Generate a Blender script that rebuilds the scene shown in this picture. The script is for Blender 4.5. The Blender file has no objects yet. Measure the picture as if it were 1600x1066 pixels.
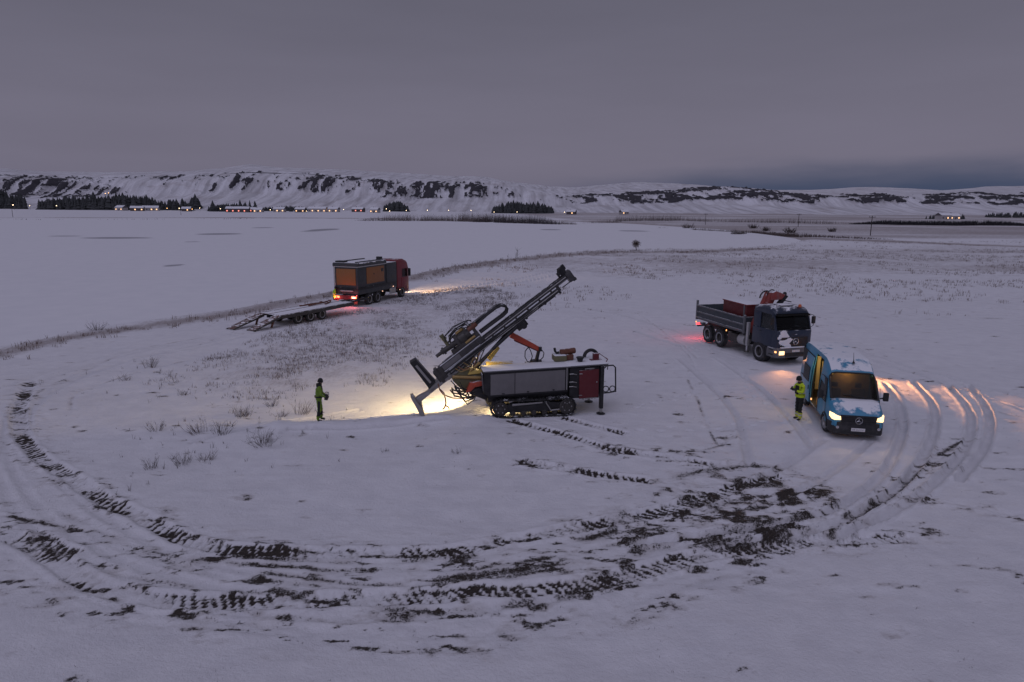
import bpy, bmesh, math, random
import numpy as np
from mathutils import Vector, Matrix, Euler

random.seed(7)
rng = np.random.default_rng(11)
R = math.radians
PI = math.pi
sc = bpy.context.scene
COL = sc.collection

# ------------------------------------------------------------------ camera
cam_data = bpy.data.cameras.new('camera')
cam = bpy.data.objects.new('camera', cam_data)
COL.objects.link(cam)
cam_data.sensor_fit = 'HORIZONTAL'
cam_data.sensor_width = 36.0
cam_data.lens = 36.0 * 1067.0 / 1600.0
cam_data.clip_start = 0.1
cam_data.clip_end = 12000
cam.location = (0, 0, 8.7)
PITCH, ROLL = R(10.979), R(0.4)
cam.rotation_euler = (Matrix.Rotation(PI / 2 - PITCH, 3, 'X') @ Matrix.Rotation(ROLL, 3, 'Z')).to_euler()
sc.camera = cam

# ------------------------------------------------------------------ dusk sky, one soft overcast sun
world = bpy.data.worlds.new('World')
sc.world = world
world.use_nodes = True
wn, wl = world.node_tree.nodes, world.node_tree.links
wn.clear()
SUN_EL, SUN_AZ = R(52), R(205)          # the brighter part of the cloud, behind the camera
def wnode(t, **k):
    n = wn.new(t)
    for a, b in k.items(): setattr(n, a, b)
    return n
out = wnode('ShaderNodeOutputWorld')
sky = wnode('ShaderNodeTexSky', sky_type='NISHITA', sun_disc=False, sun_elevation=R(1.0), sun_rotation=SUN_AZ)
bg_sky = wnode('ShaderNodeBackground'); bg_sky.inputs[1].default_value = 0.05
wl.new(sky.outputs[0], bg_sky.inputs[0])
geo = wnode('ShaderNodeTexCoord')
sep = wnode('ShaderNodeSeparateXYZ'); wl.new(geo.outputs['Generated'], sep.inputs[0])
ramp = wnode('ShaderNodeValToRGB')      # cloud layer colour by elevation (sine of it)
cr = ramp.color_ramp
cr.elements[0].position = 0.0; cr.elements[0].color = (0.156, 0.148, 0.208, 1)
cr.elements[1].position = 0.5; cr.elements[1].color = (0.135, 0.129, 0.172, 1)
for p, c in ((0.06, (0.172, 0.161, 0.222, 1)), (0.13, (0.168, 0.158, 0.216, 1)), (0.28, (0.130, 0.125, 0.170, 1))):
    e = cr.elements.new(p); e.color = c
wl.new(sep.outputs[2], ramp.inputs[0])
# long streaky cloud texture
mp = wnode('ShaderNodeMapping'); mp.inputs['Scale'].default_value = (1.6, 1.6, 9.0)
wl.new(geo.outputs['Generated'], mp.inputs[0])
nz = wnode('ShaderNodeTexNoise'); nz.inputs['Scale'].default_value = 2.2; nz.inputs['Detail'].default_value = 5
wl.new(mp.outputs[0], nz.inputs['Vector'])
mr = wnode('ShaderNodeMapRange'); mr.inputs[3].default_value = 0.965; mr.inputs[4].default_value = 1.035
mr.inputs[1].default_value = 0.3; mr.inputs[2].default_value = 0.7
wl.new(nz.outputs[0], mr.inputs[0])
mul = wnode('ShaderNodeVectorMath', operation='SCALE')
wl.new(ramp.outputs[0], mul.inputs[0]); wl.new(mr.outputs[0], mul.inputs['Scale'])
# bank of blue-grey weather low over the hills on the right
def wmath(op, a, b=None, clamp=False):
    n = wnode('ShaderNodeMath', operation=op, use_clamp=clamp)
    for i, v in enumerate((a, b)):
        if v is None: continue
        if isinstance(v, (int, float)): n.inputs[i].default_value = v
        else: wl.new(v, n.inputs[i])
    return n.outputs[0]
az = wmath('ARCTAN2', sep.outputs[0], sep.outputs[1])        # 0 ahead, positive to the right
mra = wnode('ShaderNodeMapRange', interpolation_type='SMOOTHSTEP')
mra.inputs[1].default_value = -0.06; mra.inputs[2].default_value = 0.42
wl.new(az, mra.inputs[0])
zz = wmath('ADD', sep.outputs[2], wmath('MULTIPLY', wmath('SUBTRACT', nz.outputs[0], 0.5), 0.05))
top = wmath('ADD', wmath('MULTIPLY', mra.outputs[0], 0.036), 0.040)
mrz = wnode('ShaderNodeMapRange', interpolation_type='SMOOTHSTEP')
wl.new(zz, mrz.inputs[0]); wl.new(top, mrz.inputs[1]); mrz.inputs[2].default_value = 0.028
mrz.inputs[3].default_value = 0; mrz.inputs[4].default_value = 1
bank = wmath('MULTIPLY', mra.outputs[0], mrz.outputs[0], True)
mixc = wnode('ShaderNodeMix', data_type='RGBA')
wl.new(bank, mixc.inputs['Factor']); wl.new(mul.outputs[0], mixc.inputs['A'])
mixc.inputs['B'].default_value = (0.050, 0.070, 0.128, 1)
bg_cl = wnode('ShaderNodeBackground'); bg_cl.inputs[1].default_value = 1.0
wl.new(mixc.outputs['Result'], bg_cl.inputs[0])
mixs = wnode('ShaderNodeMixShader'); mixs.inputs[0].default_value = 0.94   # cloud cover
wl.new(bg_sky.outputs[0], mixs.inputs[1]); wl.new(bg_cl.outputs[0], mixs.inputs[2])
wl.new(mixs.outputs[0], out.inputs[0])

sun_d = bpy.data.lights.new('sun', 'SUN')
sun_d.energy = 0.61; sun_d.angle = R(75); sun_d.color = (0.92, 0.90, 1.25)
sun = bpy.data.objects.new('sun', sun_d); COL.objects.link(sun)
_sd = Vector((math.sin(SUN_AZ) * math.cos(SUN_EL), math.cos(SUN_AZ) * math.cos(SUN_EL), math.sin(SUN_EL)))
sun.rotation_euler = _sd.to_track_quat('Z', 'Y').to_euler()

vs = sc.view_settings
vs.view_transform = 'Standard'; vs.look = 'None'; vs.exposure = 0.0; vs.gamma = 1.0; vs.use_curve_mapping = False
sc.cycles.use_denoising = True
sc.cycles.max_bounces = 6; sc.cycles.diffuse_bounces = 3; sc.cycles.glossy_bounces = 3; sc.cycles.transparent_max_bounces = 8
sc.cycles.sample_clamp_indirect = 4.0
sc.cycles.caustics_reflective = False; sc.cycles.caustics_refractive = False

# ------------------------------------------------------------------ helpers: materials
MAT = {}
class NT:
    def __init__(s, name):
        s.m = bpy.data.materials.new(name); s.m.use_nodes = True
        s.n, s.l = s.m.node_tree.nodes, s.m.node_tree.links
        s.b = s.n['Principled BSDF']; s.out = s.n['Material Output']
        MAT[name] = s.m
    def node(s, t, **k):
        n = s.n.new(t)
        for a, b in k.items(): setattr(n, a, b)
        return n
    def put(s, sock, v):
        if isinstance(v, bpy.types.NodeSocket): s.l.new(v, sock)
        else:
            if isinstance(v, tuple) and len(v) == 3 and sock.type == 'RGBA': v = (*v, 1)
            sock.default_value = v
    def math(s, op, a, b=None, c=None, clamp=False):
        n = s.node('ShaderNodeMath', operation=op, use_clamp=clamp)
        for i, v in enumerate((a, b, c)):
            if v is not None: s.put(n.inputs[i], v)
        return n.outputs[0]
    def noise(s, scale, detail=4, rough=0.55, vec=None, sxyz=None):
        n = s.node('ShaderNodeTexNoise')
        n.inputs['Scale'].default_value = scale; n.inputs['Detail'].default_value = detail; n.inputs['Roughness'].default_value = rough
        if vec is None: vec = s.pos()
        if sxyz:
            mpn = s.node('ShaderNodeMapping'); mpn.inputs['Scale'].default_value = sxyz
            s.l.new(vec, mpn.inputs[0]); vec = mpn.outputs[0]
        s.l.new(vec, n.inputs['Vector'])
        return n.outputs[0]
    def pos(s):
        if not hasattr(s, '_g'): s._g = s.node('ShaderNodeNewGeometry')
        return s._g.outputs['Position']
    def obj(s):
        if not hasattr(s, '_t'): s._t = s.node('ShaderNodeTexCoord')
        return s._t.outputs['Object']
    def rng(s, v, a, b, c=0.0, d=1.0, smooth=False):
        n = s.node('ShaderNodeMapRange', clamp=True)
        if smooth: n.interpolation_type = 'SMOOTHSTEP'
        for i, x in enumerate((v, a, b, c, d)): s.put(n.inputs[i], x)
        return n.outputs[0]
    def mix(s, f, a, b):
        n = s.node('ShaderNodeMix', data_type='RGBA')
        s.put(n.inputs['Factor'], f); s.put(n.inputs['A'], a); s.put(n.inputs['B'], b)
        return n.outputs['Result']
    def attr(s, name):
        return s.node('ShaderNodeAttribute', attribute_name=name).outputs['Fac']
    def bump(s, h, strength, dist):
        n = s.node('ShaderNodeBump'); n.inputs['Strength'].default_value = strength; n.inputs['Distance'].default_value = dist
        s.l.new(h, n.inputs['Height']); s.l.new(n.outputs[0], s.b.inputs['Normal'])
        return n

SNOW = (0.80, 0.81, 0.84)
def paint(name, col, rough=0.45, metal=0.0, snow=0.0, dirt=0.3, var=0.15, emit=None, estr=0.0, coat=0.0, snow_scale=2.2):
    """a worn surface: colour variation, pale road grime, snow lying on faces that look up"""
    t = NT(name)
    nv = t.noise(7.0, 5, 0.6, t.obj())
    c = t.mix(t.rng(nv, 0.3, 0.7, 0.0, var), col, tuple(x * 0.45 + 0.02 for x in col))
    if dirt > 0:
        nd = t.noise(3.1, 7, 0.7, t.obj())
        c = t.mix(t.rng(nd, 0.45, 0.75, 0.0, dirt), c, (0.20, 0.19, 0.19))
    r = t.rng(nv, 0.3, 0.7, rough * 0.85, min(1, rough * 1.2))
    if snow > 0:
        up = t.node('ShaderNodeSeparateXYZ'); t.pos(); t.l.new(t._g.outputs['Normal'], up.inputs[0])
        ns = t.noise(snow_scale, 6, 0.62, t.pos())
        a = t.math('ADD', t.math('MULTIPLY', up.outputs[2], 0.9), t.math('MULTIPLY', t.math('SUBTRACT', ns, 0.5), 1.5))
        f = t.rng(a, 1.12 - snow * 0.62, 1.12 - snow * 0.62 + 0.14)
        c = t.mix(f, c, SNOW); r = t.math('ADD', r, t.math('MULTIPLY', f, 0.5), clamp=True)
        if metal > 0: t.put(t.b.inputs['Metallic'], t.math('MULTIPLY', t.math('SUBTRACT', 1.0, f), metal))
    elif metal > 0: t.b.inputs['Metallic'].default_value = metal
    t.put(t.b.inputs['Base Color'], c); t.put(t.b.inputs['Roughness'], r)
    if coat: t.b.inputs['Coat Weight'].default_value = coat
    if emit:
        t.b.inputs['Emission Color'].default_value = (*emit, 1); t.b.inputs['Emission Strength'].default_value = estr
    return t.m

# ------------------------------------------------------------------ helpers: meshes and objects
def tag(o, label=None, cat=None, group=None, kind=None):
    for k, v in (('label', label), ('category', cat), ('group', group), ('kind', kind)):
        if v: o[k] = v
    return o
def empty(name, loc, rot=(0, 0, 0)):
    o = bpy.data.objects.new(name, None); COL.objects.link(o)
    o.location = loc; o.rotation_euler = rot; o.empty_display_size = 0.3
    return o
def link(name, me, parent=None, loc=None, rot=None):
    o = bpy.data.objects.new(name, me); COL.objects.link(o)
    if parent is not None: o.parent = parent
    if loc is not None: o.location = loc
    if rot is not None: o.rotation_euler = rot
    return o
def copy_tree(o, parent=None):
    c = o.copy(); COL.objects.link(c); c.parent = parent
    for ch in list(o.children): copy_tree(ch, c)
    return c
def frame_of(d):
    d = Vector(d).normalized()
    a = Vector((0, 0, 1)) if abs(d.z) < 0.9 else Vector((1, 0, 0))
    s = d.cross(a).normalized(); return s, s.cross(d).normalized()
class MB:
    def __init__(s): s.v, s.f = [], []
    def add(s, vs_, fs):
        k = len(s.v); s.v += [tuple(v) for v in vs_]; s.f += [tuple(i + k for i in f) for f in fs]; return s
    def box(s, c, size, rot=None):
        m = Euler(rot).to_matrix() if rot is not None else Matrix.Identity(3)
        vs_ = [Vector(c) + m @ Vector((sx * size[0] / 2, sy * size[1] / 2, sz * size[2] / 2)) for sx in (-1, 1) for sy in (-1, 1) for sz in (-1, 1)]
        return s.add(vs_, [(0, 1, 3, 2), (4, 6, 7, 5), (0, 4, 5, 1), (2, 3, 7, 6), (0, 2, 6, 4), (1, 5, 7, 3)])
    def bx(s, x0, x1, y0, y1, z0, z1):
        return s.box(((x0 + x1) / 2, (y0 + y1) / 2, (z0 + z1) / 2), (x1 - x0, y1 - y0, z1 - z0))
    def prism(s, pts, a, b, axis='y'):
        """polygon pts in the plane across `axis`, extruded from a to b"""
        def P(p, t): return {'y': (p[0], t, p[1]), 'x': (t, p[0], p[1]), 'z': (p[0], p[1], t)}[axis]
        n = len(pts)
        fs = [tuple(range(n)), tuple(range(2 * n - 1, n - 1, -1))] + [(i, i + n, (i + 1) % n + n, (i + 1) % n) for i in range(n)]
        return s.add([P(p, a) for p in pts] + [P(p, b) for p in pts], fs)
    def cyl(s, p0, p1, r0, r1=None, n=14, cap=True):
        r1 = r0 if r1 is None else r1
        p0, p1 = Vector(p0), Vector(p1); a, b = frame_of(p1 - p0)
        vs_ = [p + (a * math.cos(2 * PI * i / n) + b * math.sin(2 * PI * i / n)) * r for p, r in ((p0, r0), (p1, r1)) for i in range(n)]
        fs = [(i, (i + 1) % n, (i + 1) % n + n, i + n) for i in range(n)]
        if cap: fs += [tuple(range(n - 1, -1, -1)), tuple(range(n, 2 * n))]
        return s.add(vs_, fs)
    def tube(s, path, r, n=7, closed=False):
        path = [Vector(p) for p in path]; m = len(path); vs_ = []; up = None
        for i, p in enumerate(path):
            d = (path[(i + 1) % m] - path[i - 1]) if closed or 0 < i < m - 1 else (path[1] - path[0] if i == 0 else path[-1] - path[-2])
            d.normalize()
            if up is None: a, up = frame_of(d)
            a = d.cross(up).normalized() if d.cross(up).length > 1e-4 else frame_of(d)[0]
            up = a.cross(d).normalized()
            rr = r[i] if isinstance(r, (list, tuple)) else r
            vs_ += [p + (a * math.cos(2 * PI * k / n) + up * math.sin(2 * PI * k / n)) * rr for k in range(n)]
        fs = []
        for i in range(m if closed else m - 1):
            j = (i + 1) % m
            fs += [(i * n + k, i * n + (k + 1) % n, j * n + (k + 1) % n, j * n + k) for k in range(n)]
        if not closed: fs += [tuple(range(n - 1, -1, -1)), tuple((m - 1) * n + k for k in range(n))]
        return s.add(vs_, fs)
    def lathe(s, prof, org, axis, n=24, closed=False):
        a, b = frame_of(axis); d = Vector(axis).normalized(); o = Vector(org); m = len(prof)
        vs_ = [o + d * h + (a * math.cos(2 * PI * k / n) + b * math.sin(2 * PI * k / n)) * r for r, h in prof for k in range(n)]
        fs = []
        for i in range(m if closed else m - 1):
            j = (i + 1) % m
            fs += [(i * n + k, i * n + (k + 1) % n, j * n + (k + 1) % n, j * n + k) for k in range(n)]
        return s.add(vs_, fs)
    def loft(s, secs, skip=None, cap=(True, True)):
        """closed rings with equal counts; skip(i, k) leaves a face out"""
        n = len(secs[0]); vs_ = [p for q in secs for p in q]; fs = []
        for i in range(len(secs) - 1):
            for k in range(n):
                if skip and skip(i, k): continue
                fs.append((i * n + k, i * n + (k + 1) % n, (i + 1) * n + (k + 1) % n, (i + 1) * n + k))
        if cap[0]: fs.append(tuple(range(n - 1, -1, -1)))
        if cap[1]: fs.append(tuple((len(secs) - 1) * n + k for k in range(n)))
        return s.add(vs_, fs)
    def mesh(s, name, mat, bevel=0.0, smooth=35, seg=2):
        me = bpy.data.meshes.new(name); me.from_pydata(s.v, [], s.f); me.update()
        bm = bmesh.new(); bm.from_mesh(me)
        bmesh.ops.recalc_face_normals(bm, faces=bm.faces)
        if bevel > 0:
            es = [e for e in bm.edges if len(e.link_faces) == 2 and e.calc_face_angle(0) > R(40)]
            bmesh.ops.bevel(bm, geom=es, offset=bevel, segments=seg, profile=0.6, affect='EDGES', clamp_overlap=True)
        bm.to_mesh(me); bm.free()
        if smooth:
            me.shade_smooth(); me.set_sharp_from_angle(angle=R(smooth))
        me.materials.append(MAT[mat] if isinstance(mat, str) else mat)
        return me
    def build(s, name, mat, parent=None, bevel=0.0, smooth=35, loc=None, rot=None):
        return link(name, s.mesh(name, mat, bevel, smooth), parent, loc, rot)
def box(name, mat, parent, c, size, bevel=0.01, rot=None):
    return MB().box((0, 0, 0), size).build(name, mat, parent, bevel, 35, c, rot)

# numpy value noise
def _hash(ix, iy, seed):
    h = (ix.astype(np.int64) * 374761393 + iy.astype(np.int64) * 668265263 + seed * 1442695041) & 0x7fffffff
    h = ((h ^ (h >> 13)) * 1274126177) & 0x7fffffff
    return ((h ^ (h >> 16)) & 0xffff) / 65535.0
def vnoise(x, y, seed=0):
    ix, iy = np.floor(x), np.floor(y); fx, fy = x - ix, y - iy
    fx = fx * fx * (3 - 2 * fx); fy = fy * fy * (3 - 2 * fy)
    a, b = _hash(ix, iy, seed), _hash(ix + 1, iy, seed); c, d = _hash(ix, iy + 1, seed), _hash(ix + 1, iy + 1, seed)
    return (a + (b - a) * fx) * (1 - fy) + (c + (d - c) * fx) * fy
def fbm(x, y, seed=0, oct=4, gain=0.5):
    t, a, n = 0, 1.0, 0
    for i in range(oct):
        t = t + a * vnoise(x * 2 ** i + 17.3 * i, y * 2 ** i - 9.1 * i, seed + i); n += a; a *= gain
    return t / n
def sstep(v, a, b):
    t = np.clip((v - a) / (b - a), 0, 1); return t * t * (3 - 2 * t)
def poly_sdf(X, Y, P):
    """signed distance, negative inside"""
    d = np.full(X.shape, 1e9); ins = np.zeros(X.shape, bool); n = len(P)
    for i in range(n):
        (x0, y0), (x1, y1) = P[i], P[(i + 1) % n]
        ex, ey = x1 - x0, y1 - y0
        t = np.clip(((X - x0) * ex + (Y - y0) * ey) / (ex * ex + ey * ey + 1e-12), 0, 1)
        d = np.minimum(d, np.hypot(X - x0 - ex * t, Y - y0 - ey * t))
        c = ((y0 > Y) != (y1 > Y)) & (X < (x1 - x0) * (Y - y0) / ((y1 - y0) or 1e-9) + x0)
        ins ^= c
    return np.where(ins, -d, d)
def line_dist(X, Y, P):
    d = np.full(X.shape, 1e9)
    for (x0, y0), (x1, y1) in zip(P[:-1], P[1:]):
        ex, ey = x1 - x0, y1 - y0
        t = np.clip(((X - x0) * ex + (Y - y0) * ey) / (ex * ex + ey * ey + 1e-12), 0, 1)
        d = np.minimum(d, np.hypot(X - x0 - ex * t, Y - y0 - ey * t))
    return d
def grid_mesh(name, X, Y, Z, mat, attrs=None):
    ny, nx = X.shape
    me = bpy.data.meshes.new(name)
    co = np.stack([X, Y, Z], -1).reshape(-1, 3).astype(np.float32)
    idx = np.arange(nx * ny).reshape(ny, nx)
    q = np.stack([idx[:-1, :-1], idx[:-1, 1:], idx[1:, 1:], idx[1:, :-1]], -1).reshape(-1, 4).astype(np.int32)
    me.vertices.add(len(co)); me.vertices.foreach_set('co', co.ravel())
    me.loops.add(q.size); me.loops.foreach_set('vertex_index', q.ravel())
    me.polygons.add(len(q)); me.polygons.foreach_set('loop_start', np.arange(0, q.size, 4, dtype=np.int32))
    me.update(calc_edges=True)
    me.shade_smooth()
    for k, v in (attrs or {}).items():
        a = me.attributes.new(k, 'FLOAT', 'POINT'); a.data.foreach_set('value', v.astype(np.float32).ravel())
    me.materials.append(MAT[mat])
    return me

# ------------------------------------------------------------------ the ground
TRACKS = [
 ('bars',0.62,0.95,[(-24.02,33.05),(-21.35,28.47),(-18.89,25.12),(-16.69,22.94),(-14.40,21.04),(-12.34,19.32),(-10.70,18.25),(-9.12,17.10),(-7.82,16.48),(-6.59,16.32),(-5.25,16.28),(-3.95,16.36),(-2.47,16.45),(-1.31,16.61),(-0.31,17.05),(0.92,17.51),(2.40,18.05),(3.97,18.70),(5.52,19.62),(7.30,20.89),(9.13,21.86)]),
 ('bars',0.66,0.82,[(-13.27,16.86),(-12.13,16.18),(-10.13,14.82),(-8.92,14.28),(-7.77,14.03),(-6.76,14.04),(-5.73,13.98),(-4.89,14.07),(-3.76,14.21),(-2.62,14.36),(-1.45,14.51),(-0.86,14.65),(0.04,14.61),(0.80,14.76),(1.88,14.97),(3.03,15.43),(4.29,16.08),(5.59,16.60),(6.67,16.79),(8.05,17.24),(9.17,17.41),(11.08,17.51)]),
 ('bars',0.62,0.85,[(0.37,22.83),(1.58,22.30),(2.83,21.74),(4.46,21.22)]),
 ('bars',0.58,0.80,[(2.20,27.91),(3.43,26.80),(4.46,25.85)]),
 ('bars',0.58,0.80,[(0.02,27.41),(1.31,26.34),(2.51,25.27),(3.70,24.07),(5.13,23.50),(6.41,23.07),(7.53,22.66)]),
 ('smear',0.30,0.70,[(-14.69,18.31),(-13.24,17.80),(-11.18,17.07),(-9.35,16.22),(-7.49,15.72),(-5.02,15.51),(-2.51,15.60),(-0.60,15.69),(1.37,16.37),(3.53,17.29),(5.80,18.51),(8.88,20.16)]),
 ('smear',0.35,0.42,[(-11.64,14.80),(-9.94,14.27),(-7.80,13.53),(-5.42,13.16),(-3.19,12.96),(-1.31,12.98),(0.32,13.32),(2.20,13.98),(4.34,15.00),(6.15,15.78)]),
 ('smear',0.30,0.55,[(-7.84,15.44),(-5.87,15.22),(-3.62,14.90),(-1.50,15.07),(0.04,15.30),(2.49,16.05),(4.49,16.94),(6.96,18.12),(9.66,19.23)]),
 ('smear',0.25,0.50,[(-14.88,18.83),(-12.19,16.52),(-9.78,15.26),(-7.44,14.57),(-4.97,14.33)]),
 ('smear',0.30,0.28,[(-9.39,13.39),(-7.02,13.07),(-4.65,12.87),(-2.06,12.58),(-0.49,12.81)]),
 ('smear',0.30,0.70,[(9.03,17.87),(10.94,19.48),(12.76,20.99),(14.82,23.04),(17.30,25.13)]),
 ('smear',0.25,0.50,[(3.81,17.87),(5.67,18.72),(7.72,19.20),(8.88,18.78)]),
 ('smear',0.25,0.55,[(4.31,24.15),(6.14,23.85),(8.11,24.94),(8.84,26.51)]),
 ('smear',0.22,0.55,[(9.31,35.07),(8.82,31.30),(8.28,28.24),(7.87,24.94)]),
 ('smear',0.20,0.35,[(7.05,57.37),(9.70,51.06),(11.12,44.80),(11.09,39.84)]),
 ('smear',0.20,0.45,[(20.74,37.16),(21.52,35.42),(22.40,34.09),(21.84,29.52),(22.29,28.56)]),
 ('smear',0.20,0.40,[(12.26,20.47),(13.85,19.76),(15.17,18.88)]),
 ('smear',0.20,0.40,[(10.88,57.55),(11.05,48.40),(10.70,39.82),(9.46,33.73)]),
 ('smear',0.25,0.50,[(-20.03,46.68),(-23.04,41.50),(-22.94,35.55),(-22.28,31.06),(-20.43,27.56)]),
 ('smear',0.25,0.45,[(-18.65,38.87),(-20.14,34.22),(-20.50,31.10),(-19.16,28.52)]),
 ('smear',0.50,0.75,[(-1.59,16.00),(0.04,16.69),(1.77,17.15),(3.67,18.07),(5.79,19.17),(8.16,20.39)]),
 ('smear',0.50,0.70,[(-2.43,15.06),(-0.59,15.38),(1.66,15.98),(3.77,16.75),(5.87,17.51),(8.06,18.13)]),
 ('smear',0.40,0.60,[(-3.41,13.96),(-1.39,13.86),(0.33,14.13),(2.15,14.69),(3.98,15.44),(5.79,16.16)]),
 ('smear',0.50,0.60,[(5.13,21.39),(7.12,22.41),(9.04,22.81),(10.08,22.05),(10.36,21.21)]),
 ('smear',0.35,0.60,[(-8.53,16.23),(-6.44,15.93),(-4.49,15.89),(-2.57,16.05),(-0.95,16.27)]),
 ('smear',0.35,0.50,[(-12.92,18.43),(-10.29,16.72),(-7.80,15.35),(-5.60,14.87),(-3.56,14.62)]),
 ('bars',0.60,0.75,[(-12.47,16.69),(-11.43,16.12),(-11.06,15.93)]),
 ('smear',0.30,0.50,[(13.07,21.54),(14.63,22.73),(15.92,23.71)]),
 ('rut',0.30,0.32,[(-18.11,47.51),(-20.85,43.64),(-23.05,38.73),(-23.53,33.85),(-22.18,29.44),(-18.97,24.38),(-15.86,20.75),(-12.57,17.62),(-9.49,15.57),(-7.03,14.66),(-4.65,14.25)]),
 ('rut',0.30,0.32,[(-17.39,49.39),(-19.35,43.05),(-21.59,38.78),(-22.41,34.15),(-21.54,29.98),(-18.60,25.12),(-15.20,21.30),(-12.00,18.44),(-8.86,16.22),(-6.16,15.16)]),
 ('rut',0.30,0.32,[(-19.37,46.71),(-22.65,41.51),(-24.57,37.02),(-24.59,32.17)]),
 ('rut',0.30,0.32,[(-19.46,44.81),(-21.86,37.92),(-21.76,31.65),(-19.21,25.11),(-16.49,20.22)]),
 ('rut',0.30,0.32,[(-17.93,22.41),(-14.69,18.83),(-11.64,16.18),(-8.92,14.55),(-6.46,13.67),(-3.86,13.46),(-1.38,13.73),(1.23,14.41)]),
 ('rut',0.30,1.30,[(19.41,34.53),(18.12,30.99),(16.47,27.53),(14.21,24.01),(12.20,21.52),(9.96,19.46),(7.96,18.34),(5.69,17.51),(3.12,16.92)]),
 ('rut',0.30,1.30,[(21.18,35.13),(19.84,31.36),(18.11,28.01),(15.62,24.38),(13.17,21.54),(10.63,19.24),(8.26,17.74),(5.87,16.96)]),
 ('rut',0.30,1.30,[(22.40,34.09),(21.00,30.52),(19.25,27.41),(16.73,24.06),(13.98,21.28),(11.28,19.03),(8.80,17.37)]),
 ('rut',0.30,1.30,[(23.47,34.12),(21.90,30.54),(19.86,27.17),(17.45,24.08),(15.01,21.57)]),
 ('rut',0.30,0.75,[(12.20,25.33),(10.13,23.27),(8.12,21.45),(5.66,19.39),(2.94,18.06)]),
 ('rut',0.30,0.75,[(13.81,25.06),(11.83,22.99),(9.61,20.93),(7.33,19.19)]),
 ('rut',0.30,0.75,[(-10.22,67.55),(-7.03,74.34),(-0.05,85.88),(9.63,103.81),(24.86,127.54),(41.72,140.45),(67.60,161.95)]),
 ('rut',0.30,0.75,[(-8.58,64.75),(-2.94,77.08),(5.02,90.41),(16.23,109.17),(30.14,124.74)]),
 ('rut',0.30,0.75,[(12.60,45.53),(11.83,49.75),(9.50,55.73),(5.76,61.14)]),
 ('rut',0.30,0.75,[(14.20,38.90),(12.91,42.14),(10.86,43.71),(8.97,49.64)]),
 ('rut',0.30,0.75,[(20.56,43.01),(22.00,38.15),(22.65,33.45),(23.01,29.54)]),
 ('rut',0.30,0.75,[(22.24,43.07),(23.20,37.70),(24.60,31.71)]),
 ('rut',0.30,0.75,[(12.24,39.87),(12.43,33.81),(11.89,28.32),(11.26,24.30)]),
 ('rut',0.30,0.75,[(9.93,39.80),(10.12,33.75),(9.67,28.27),(8.41,22.92)]),
 ('rut',0.30,0.75,[(-6.72,28.83),(-9.66,26.76),(-12.03,24.52)]),
 ('rut',0.30,0.75,[(-2.62,27.09),(-6.16,26.34),(-8.88,25.96)]),
]
LAKE = [(-38.34,36.10),(-34.75,40.17),(-33.44,43.64),(-32.09,49.49),(-28.51,54.51),(-25.52,59.80),(-23.30,66.57),(-20.14,76.23),(-16.47,87.42),(-10.19,108.08),(-0.11,130.20),(10.94,148.63),(22.07,159.19),(45.75,164.51),(64.33,177.95),(83.33,208.38),(90.08,222.30),(98.80,274.38),(98.14,332.82),(79.74,434.34),(67.22,489.51),(24.08,535.72),(-52.73,563.86),(-162.20,583.26),(-256.78,554.91),(-334.01,515.83),(-459.93,452.11)]
FIELD = [(-18.31,32.96),(-17.93,39.78),(-16.64,49.98),(-13.34,58.64),(-8.42,74.25),(-0.04,77.92),(0.56,61.71),(-3.96,51.96),(-4.43,42.14),(-5.66,36.82),(-6.42,33.29),(-9.40,30.29),(-14.88,30.69)]
SHORE = [(-32.38,37.42),(-31.01,40.45),(-29.73,45.82),(-26.38,50.42),(-23.59,55.26),(-21.51,61.44),(-18.56,70.22),(-15.02,79.67),(-9.24,97.92),(-0.10,117.22),(9.81,133.13),(19.72,142.17),(40.83,146.71),(57.19,158.10)]
MUD = [(4.54,20.59),(5.62,21.68),(7.23,22.77),(10.03,22.46),(10.82,20.44),(10.31,18.80),(8.63,17.36),(7.52,16.80),(5.79,16.16),(4.03,16.41),(2.80,17.09),(2.79,18.26)]
SHRUBS = [(-12.26,25.57,0.90),(-11.33,25.43,0.80),(-9.27,24.22,1.00),(-9.08,28.29,0.90),(-10.75,29.52,0.60),(-19.78,36.39,0.90),(-19.61,33.57,0.60),(-14.03,25.84,0.60),(-11.39,22.42,0.70),(-10.79,22.80,0.60),(-12.24,21.92,0.60),(-11.50,27.77,0.80),(-9.75,27.81,0.50),(-1.98,23.69,0.30),(-29.77,48.08,1.10),(-30.58,52.34,0.80),(-15.58,31.23,0.50),(-4.69,23.97,0.20),(-11.30,27.96,0.60)]

def catmull(P, step):
    P = [np.array(p, float) for p in P]; P = [2 * P[0] - P[1]] + P + [2 * P[-1] - P[-2]]; o = []
    for i in range(1, len(P) - 2):
        n = max(2, int(np.hypot(*(P[i + 1] - P[i])) / step))
        for k in range(n):
            t = k / n
            o.append(0.5 * ((2 * P[i]) + (-P[i - 1] + P[i + 1]) * t + (2 * P[i - 1] - 5 * P[i] + 4 * P[i + 1] - P[i + 2]) * t * t + (-P[i - 1] + 3 * P[i] - 3 * P[i + 1] + P[i + 2]) * t ** 3))
    return np.array(o)

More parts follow.
